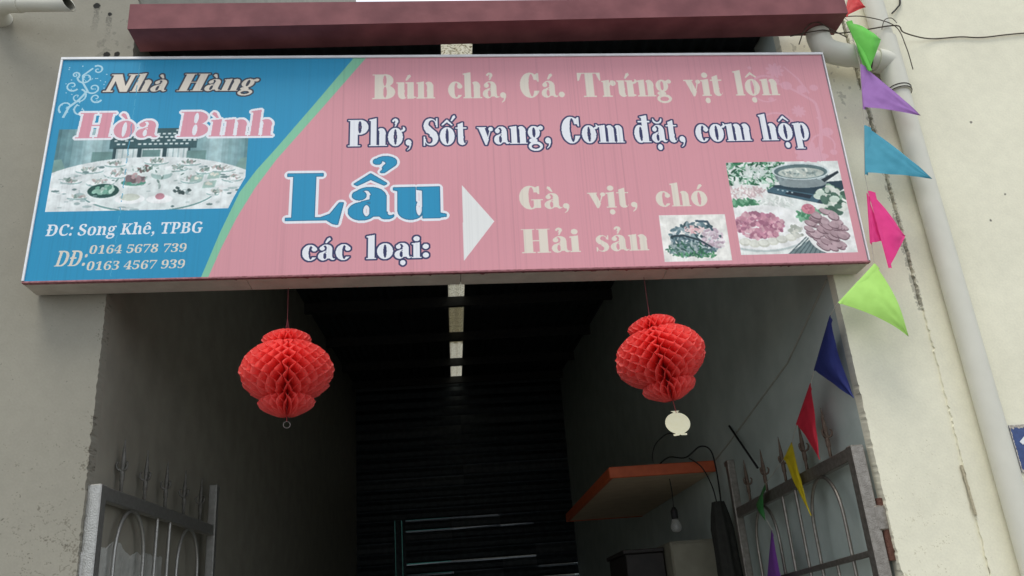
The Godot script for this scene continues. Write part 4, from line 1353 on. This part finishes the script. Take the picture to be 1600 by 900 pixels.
func build_passage_things() -> void:
	var board := mottled(Color8(196, 174, 146), Color8(214, 194, 166), 171, 1.0, 0.8, 0.05)
	var orange := mottled(Color8(190, 86, 48), Color8(212, 104, 62), 173, 2.0, 0.55, 0.05)
	var s := thing("wall_shelf", "pale board shelf with an orange rim on the passage wall", "shelf", Vector3(CREAM_X, 2.312, -2.08))
	var st := begin()
	box(st, Vector3(-0.62, 0.006, -2.2), Vector3(0, 0.03, -0.025))
	obj("board", st, board, s)
	st = begin()
	box(st, Vector3(-0.645, 0, -0.024), Vector3(0, 0.066, 0.0), 0.004)
	obj("front_rim", st, orange, s)
	st = begin()
	box(st, Vector3(-0.645, 0, -2.2), Vector3(-0.6205, 0.066, -0.0245), 0.004)
	obj("side_rim", st, orange, s)
	st = begin()
	box(st, Vector3(-0.645, 0, -2.225), Vector3(0, 0.066, -2.2005), 0.004)
	obj("rear_rim", st, orange, s)
	# bulb on a flex under the shelf
	var b := thing("light_bulb", "unlit bulb hanging on a flex under the wall shelf", "bulb", Vector3(1.268, 1.995, -2.3))
	st = begin()
	lathe(st, [Vector2(0.0, 0.0), Vector2(0.02, 0.004), Vector2(0.032, 0.02), Vector2(0.034, 0.038), Vector2(0.027, 0.06), Vector2(0.017, 0.082)], Vector3.ZERO, 18)
	var glass := mat(Color(0.8, 0.8, 0.78, 0.35), 0.1)
	glass.transparency = BaseMaterial3D.TRANSPARENCY_ALPHA
	obj("glass", st, glass, b)
	st = begin()
	lathe(st, [Vector2(0.018, 0.08), Vector2(0.021, 0.085), Vector2(0.021, 0.13), Vector2(0.012, 0.15), Vector2(0.003, 0.152)], Vector3.ZERO, 16)
	obj("socket", st, mat(Color8(26, 26, 26), 0.6), b)
	st = begin()
	tube(st, curve([Vector3(0, 0.15, 0), Vector3(0.004, 0.24, 0), Vector3(0, 0.323, 0)], 4), 0.003, 6)
	obj("flex", st, mat(Color8(22, 22, 22), 0.7), b)
	# pale cupboard and dark cupboard below
	var pale := mottled(Color8(128, 124, 108), Color8(150, 146, 128), 181, 1.0, 0.7, 0.05)
	var c := thing("pale_cupboard", "pale upright cupboard against the passage wall below the shelf", "cupboard", Vector3(1.35, 0, -2.55))
	st = begin()
	box(st, Vector3(-0.142, 0.0, -0.3), Vector3(0.15, 1.945, 0.28), 0.006)
	obj("carcass", st, pale, c)
	st = begin()
	box(st, Vector3(-0.138, 0.06, 0.281), Vector3(0.146, 1.93, 0.297), 0.004)
	var door := obj("door", st, pale, c)
	st = begin()
	bar(st, Vector3(-0.11, 1.0, 0.31), Vector3(-0.11, 1.14, 0.31), 0.012, 0.018)
	obj("handle", st, mat(Color8(60, 60, 60), 0.5), door)
	var woodm := mottled(Color8(30, 26, 24), Color8(48, 42, 38), 187, 1.5, 0.6, 0.05)
	var dk := thing("dark_cabinet", "dark wooden cabinet beside the pale cupboard", "cabinet", Vector3(1.08, 0, -2.72))
	st = begin()
	box(st, Vector3(-0.12, 0, -0.3), Vector3(0.118, 1.9, 0.3), 0.006)
	obj("carcass", st, woodm, dk)
	st = begin()
	box(st, Vector3(-0.135, 1.9005, -0.315), Vector3(0.12, 1.925, 0.315), 0.004)
	obj("top_board", st, woodm, dk)
	# folded parasol in a dark cover
	var pz := thing("folded_parasol", "dark covered parasol standing folded behind the gate leaf", "parasol", Vector3(1.42, 0, -1.78))
	st = begin(true)
	var nz := noise(191, 2.0, 3)
	var n := 26
	var ringp: Array = []
	for j in 25:
		var t := j / 24.0
		var y := lerpf(0.35, 2.1, t)
		var rr := lerpf(0.078, 0.052, t) if t < 0.93 else lerpf(0.054, 0.03, (t - 0.93) / 0.07)
		var ring: Array = []
		for k in n:
			var a := TAU * k / n
			var q := rr * (1.0 + 0.18 * sin(a * 7.0 + t * 3.0) + 0.1 * nz.get_noise_2d(cos(a) * 2.0 + t, sin(a) * 2.0 + t * 2.0))
			ring.append(Vector3(cos(a) * q - 0.03 * t, y, sin(a) * q))
		ringp.append(ring)
	for j in 24:
		for k in n:
			quad(st, ringp[j][k], ringp[j][(k + 1) % n], ringp[j + 1][(k + 1) % n], ringp[j + 1][k])
	obj("cover", st, mottled(Color8(34, 34, 30), Color8(50, 50, 44), 193, 4.0, 0.85, 0.2), pz)
	st = begin()
	tube(st, PackedVector3Array([Vector3(0, 0.03, 0), Vector3(-0.01, 0.6, 0)]), 0.018, 12)
	obj("pole", st, mat(Color8(70, 70, 70), 0.5, 0.4), pz)
	st = begin()
	lathe(st, [Vector2(0, 0.06), Vector2(0.03, 0.06), Vector2(0.07, 0.03), Vector2(0.075, 0.0), Vector2(0, 0.0)], Vector3.ZERO, 20)
	obj("foot", st, mat(Color8(60, 60, 58), 0.9), pz)
	# house number plate
	var p := thing("number_plate", "chipped blue enamel house number plate on the cream house", "plate", Vector3(2.176, 1.938, WALL_Z + 0.006))
	st = begin()
	box(st, Vector3(-0.13, 0, 0), Vector3(0.13, 0.178, 0.004), 0.001)
	obj("enamel", st, mottled(Color8(46, 66, 116), Color8(60, 84, 138), 197, 5.0, 0.35, 0.05), p)
	st = begin()
	var cn := noise(199, 30.0, 3)
	for e in [[Vector2(-0.13, 0.166), Vector2(0.13, 0.178)], [Vector2(-0.13, 0.0), Vector2(0.13, 0.010)], [Vector2(-0.13, 0.0105), Vector2(-0.122, 0.1655)]]:
		var lo: Vector2 = e[0]
		var hi: Vector2 = e[1]
		var long_x := hi.x - lo.x > hi.y - lo.y
		var steps := 60
		for k in steps:
			var t0 := float(k) / steps
			var t1 := float(k + 1) / steps
			var w0 := 1.0 + cn.get_noise_1d(t0 * 3.0 + lo.y * 40.0) * 0.9
			var w1 := 1.0 + cn.get_noise_1d(t1 * 3.0 + lo.y * 40.0) * 0.9
			if long_x:
				var xa := lerpf(lo.x, hi.x, t0)
				var xb := lerpf(lo.x, hi.x, t1)
				var top := lo.y > 0.1
				var base := hi.y if top else lo.y
				var sgn := -1.0 if top else 1.0
				quad(st, Vector3(xa, base, 0.0045), Vector3(xb, base, 0.0045), Vector3(xb, base + sgn * (hi.y - lo.y) * w1, 0.0045), Vector3(xa, base + sgn * (hi.y - lo.y) * w0, 0.0045))
			else:
				var ya := lerpf(lo.y, hi.y, t0)
				var yb := lerpf(lo.y, hi.y, t1)
				quad(st, Vector3(lo.x, ya, 0.0045), Vector3(lo.x, yb, 0.0045), Vector3(lo.x + (hi.x - lo.x) * w1 * 0.5, yb, 0.0045), Vector3(lo.x + (hi.x - lo.x) * w0 * 0.5, ya, 0.0045))
	obj("chipped_edge", st, mottled(Color8(150, 140, 126), Color8(216, 212, 206), 201, 14.0, 0.7, 0.1), p)
	var f := SystemFont.new()
	f.font_names = PackedStringArray(["Droid Sans"])
	f.font_weight = 700
	var tm := TextMesh.new()
	tm.font = f
	tm.font_size = 64
	tm.pixel_size = 0.0021
	tm.depth = 0.001
	tm.text = "1"
	var num := share("numeral", tm, mat(Color8(232, 236, 238), 0.4), p)
	num.position = Vector3(-0.075, 0.088, 0.0052)

func build_wires() -> void:
	var rusty := mat(Color8(74, 64, 54), 0.8)
	var black := mat(Color8(20, 20, 20), 0.7)
	var st := begin()
	tube(st, curve([Vector3(1.50, 3.86, -0.02), Vector3(1.62, 3.845, 0.035), Vector3(1.72, 3.87, -0.02), Vector3(1.85, 3.892, -0.03), Vector3(2.0, 3.908, -0.025), Vector3(2.059, 3.903, -0.07), Vector3(2.2, 3.901, -0.115), Vector3(2.352, 3.909, -0.118), Vector3(2.46, 3.903, -0.118), Vector3(2.667, 3.921, -0.118), Vector3(3.2, 3.94, -0.118)], 6), 0.003, 6)
	tag(obj("support_wire", st, rusty), "thin rusty wire tied round the drainpipe along the cream house", "wire")
	st = begin()
	tube(st, curve([Vector3(1.742, 3.93, 0.015), Vector3(1.85, 3.94, 0.0), Vector3(1.99, 3.905, -0.022), Vector3(2.02, 3.80, -0.03), Vector3(2.035, 3.69, -0.05)], 6), 0.0022, 6)
	tag(obj("tie_wire", st, rusty), "loose tie wire from the bunting to the drainpipe", "wire")
	st = begin()
	tube(st, curve([Vector3(1.52, 3.80, 0.0), Vector3(1.55, 3.86, 0.03), Vector3(1.60, 3.88, 0.045), Vector3(1.66, 3.83, 0.05), Vector3(1.72, 3.80, 0.04)], 6), 0.0026, 6)
	tag(obj("outlet_wire", st, rusty), "bent wire looped over the gutter outlet", "wire")
	st = begin()
	tube(st, curve([Vector3(1.925, 3.885, -0.02), Vector3(1.95, 3.935, -0.02), Vector3(1.985, 3.945, -0.02), Vector3(2.01, 3.925, -0.03)], 5), 0.0018, 6)
	tag(obj("wire_loop", st, rusty), "small wire loop sticking up on the drainpipe", "wire")
	st = begin()
	tube(st, curve([Vector3(-1.343, 4.06, -0.1), Vector3(-1.28, 4.035, 0.02), Vector3(-1.2, 4.022, 0.05), Vector3(-1.08, 4.014, 0.055), Vector3(-0.95, 4.03, 0.02), Vector3(-0.9, 4.07, -0.08)], 6), 0.006, 8)
	tag(obj("gutter_cable", st, black), "black cable lying along the gutter by the grey house", "cable")
	st = begin()
	tube(st, curve([Vector3(2.057, 4.046, -0.112), Vector3(2.094, 4.082, -0.118), Vector3(2.118, 4.125, -0.118), Vector3(2.13, 4.3, -0.118)], 5), 0.004, 6)
	tag(obj("cable_end", st, black), "black cable end on the cream house beside the drainpipe", "cable")
	st = begin()
	tube(st, PackedVector3Array([Vector3(1.498, 2.77, -0.185), Vector3(1.498, 2.58, -0.74), Vector3(1.498, 2.415, -1.76), Vector3(1.498, 2.33, -2.4)]), 0.0038, 6)
	tag(obj("wall_cable", st, mottled(Color8(160, 160, 148), Color8(184, 184, 172), 211, 3.0, 0.7, 0.0)), "pale cable running down the cream house's passage wall", "cable")
	st = begin()
	tube(st, PackedVector3Array([Vector3(1.498, 2.50, -1.70), Vector3(1.43, 2.18, -1.18)]), 0.006, 8)
	tag(obj("iron_rod", st, black), "thin dark rod leaning from the passage wall over the gate leaf", "rod")
	st = begin()
	tube(st, curve([Vector3(1.13, 2.385, -2.09), Vector3(1.135, 2.44, -2.1), Vector3(1.16, 2.5, -2.08), Vector3(1.22, 2.545, -2.06), Vector3(1.26, 2.55, -2.05)], 6), 0.0035, 6)
	tag(obj("loose_cable", st, black), "thin cable end standing up from the wall shelf", "cable")
	st = begin()
	tube(st, curve([Vector3(1.18, 2.385, -2.14), Vector3(1.24, 2.42, -2.12), Vector3(1.32, 2.40, -2.05), Vector3(1.40, 2.45, -2.0), Vector3(1.455, 2.42, -1.98), Vector3(1.468, 2.3, -1.97), Vector3(1.462, 2.1, -1.96)], 8), 0.005, 6)
	tag(obj("hanging_cable", st, black), "black cable looped over the shelf rim and hanging by the wall", "cable")
	st = begin()
	tube(st, curve([Vector3(1.34, 2.395, -2.055), Vector3(1.40, 2.33, -2.02), Vector3(1.44, 2.2, -2.0), Vector3(1.445, 2.05, -1.98)], 8), 0.004, 6)
	tag(obj("drooping_cable", st, black), "black cable drooping across the shelf rim", "cable")
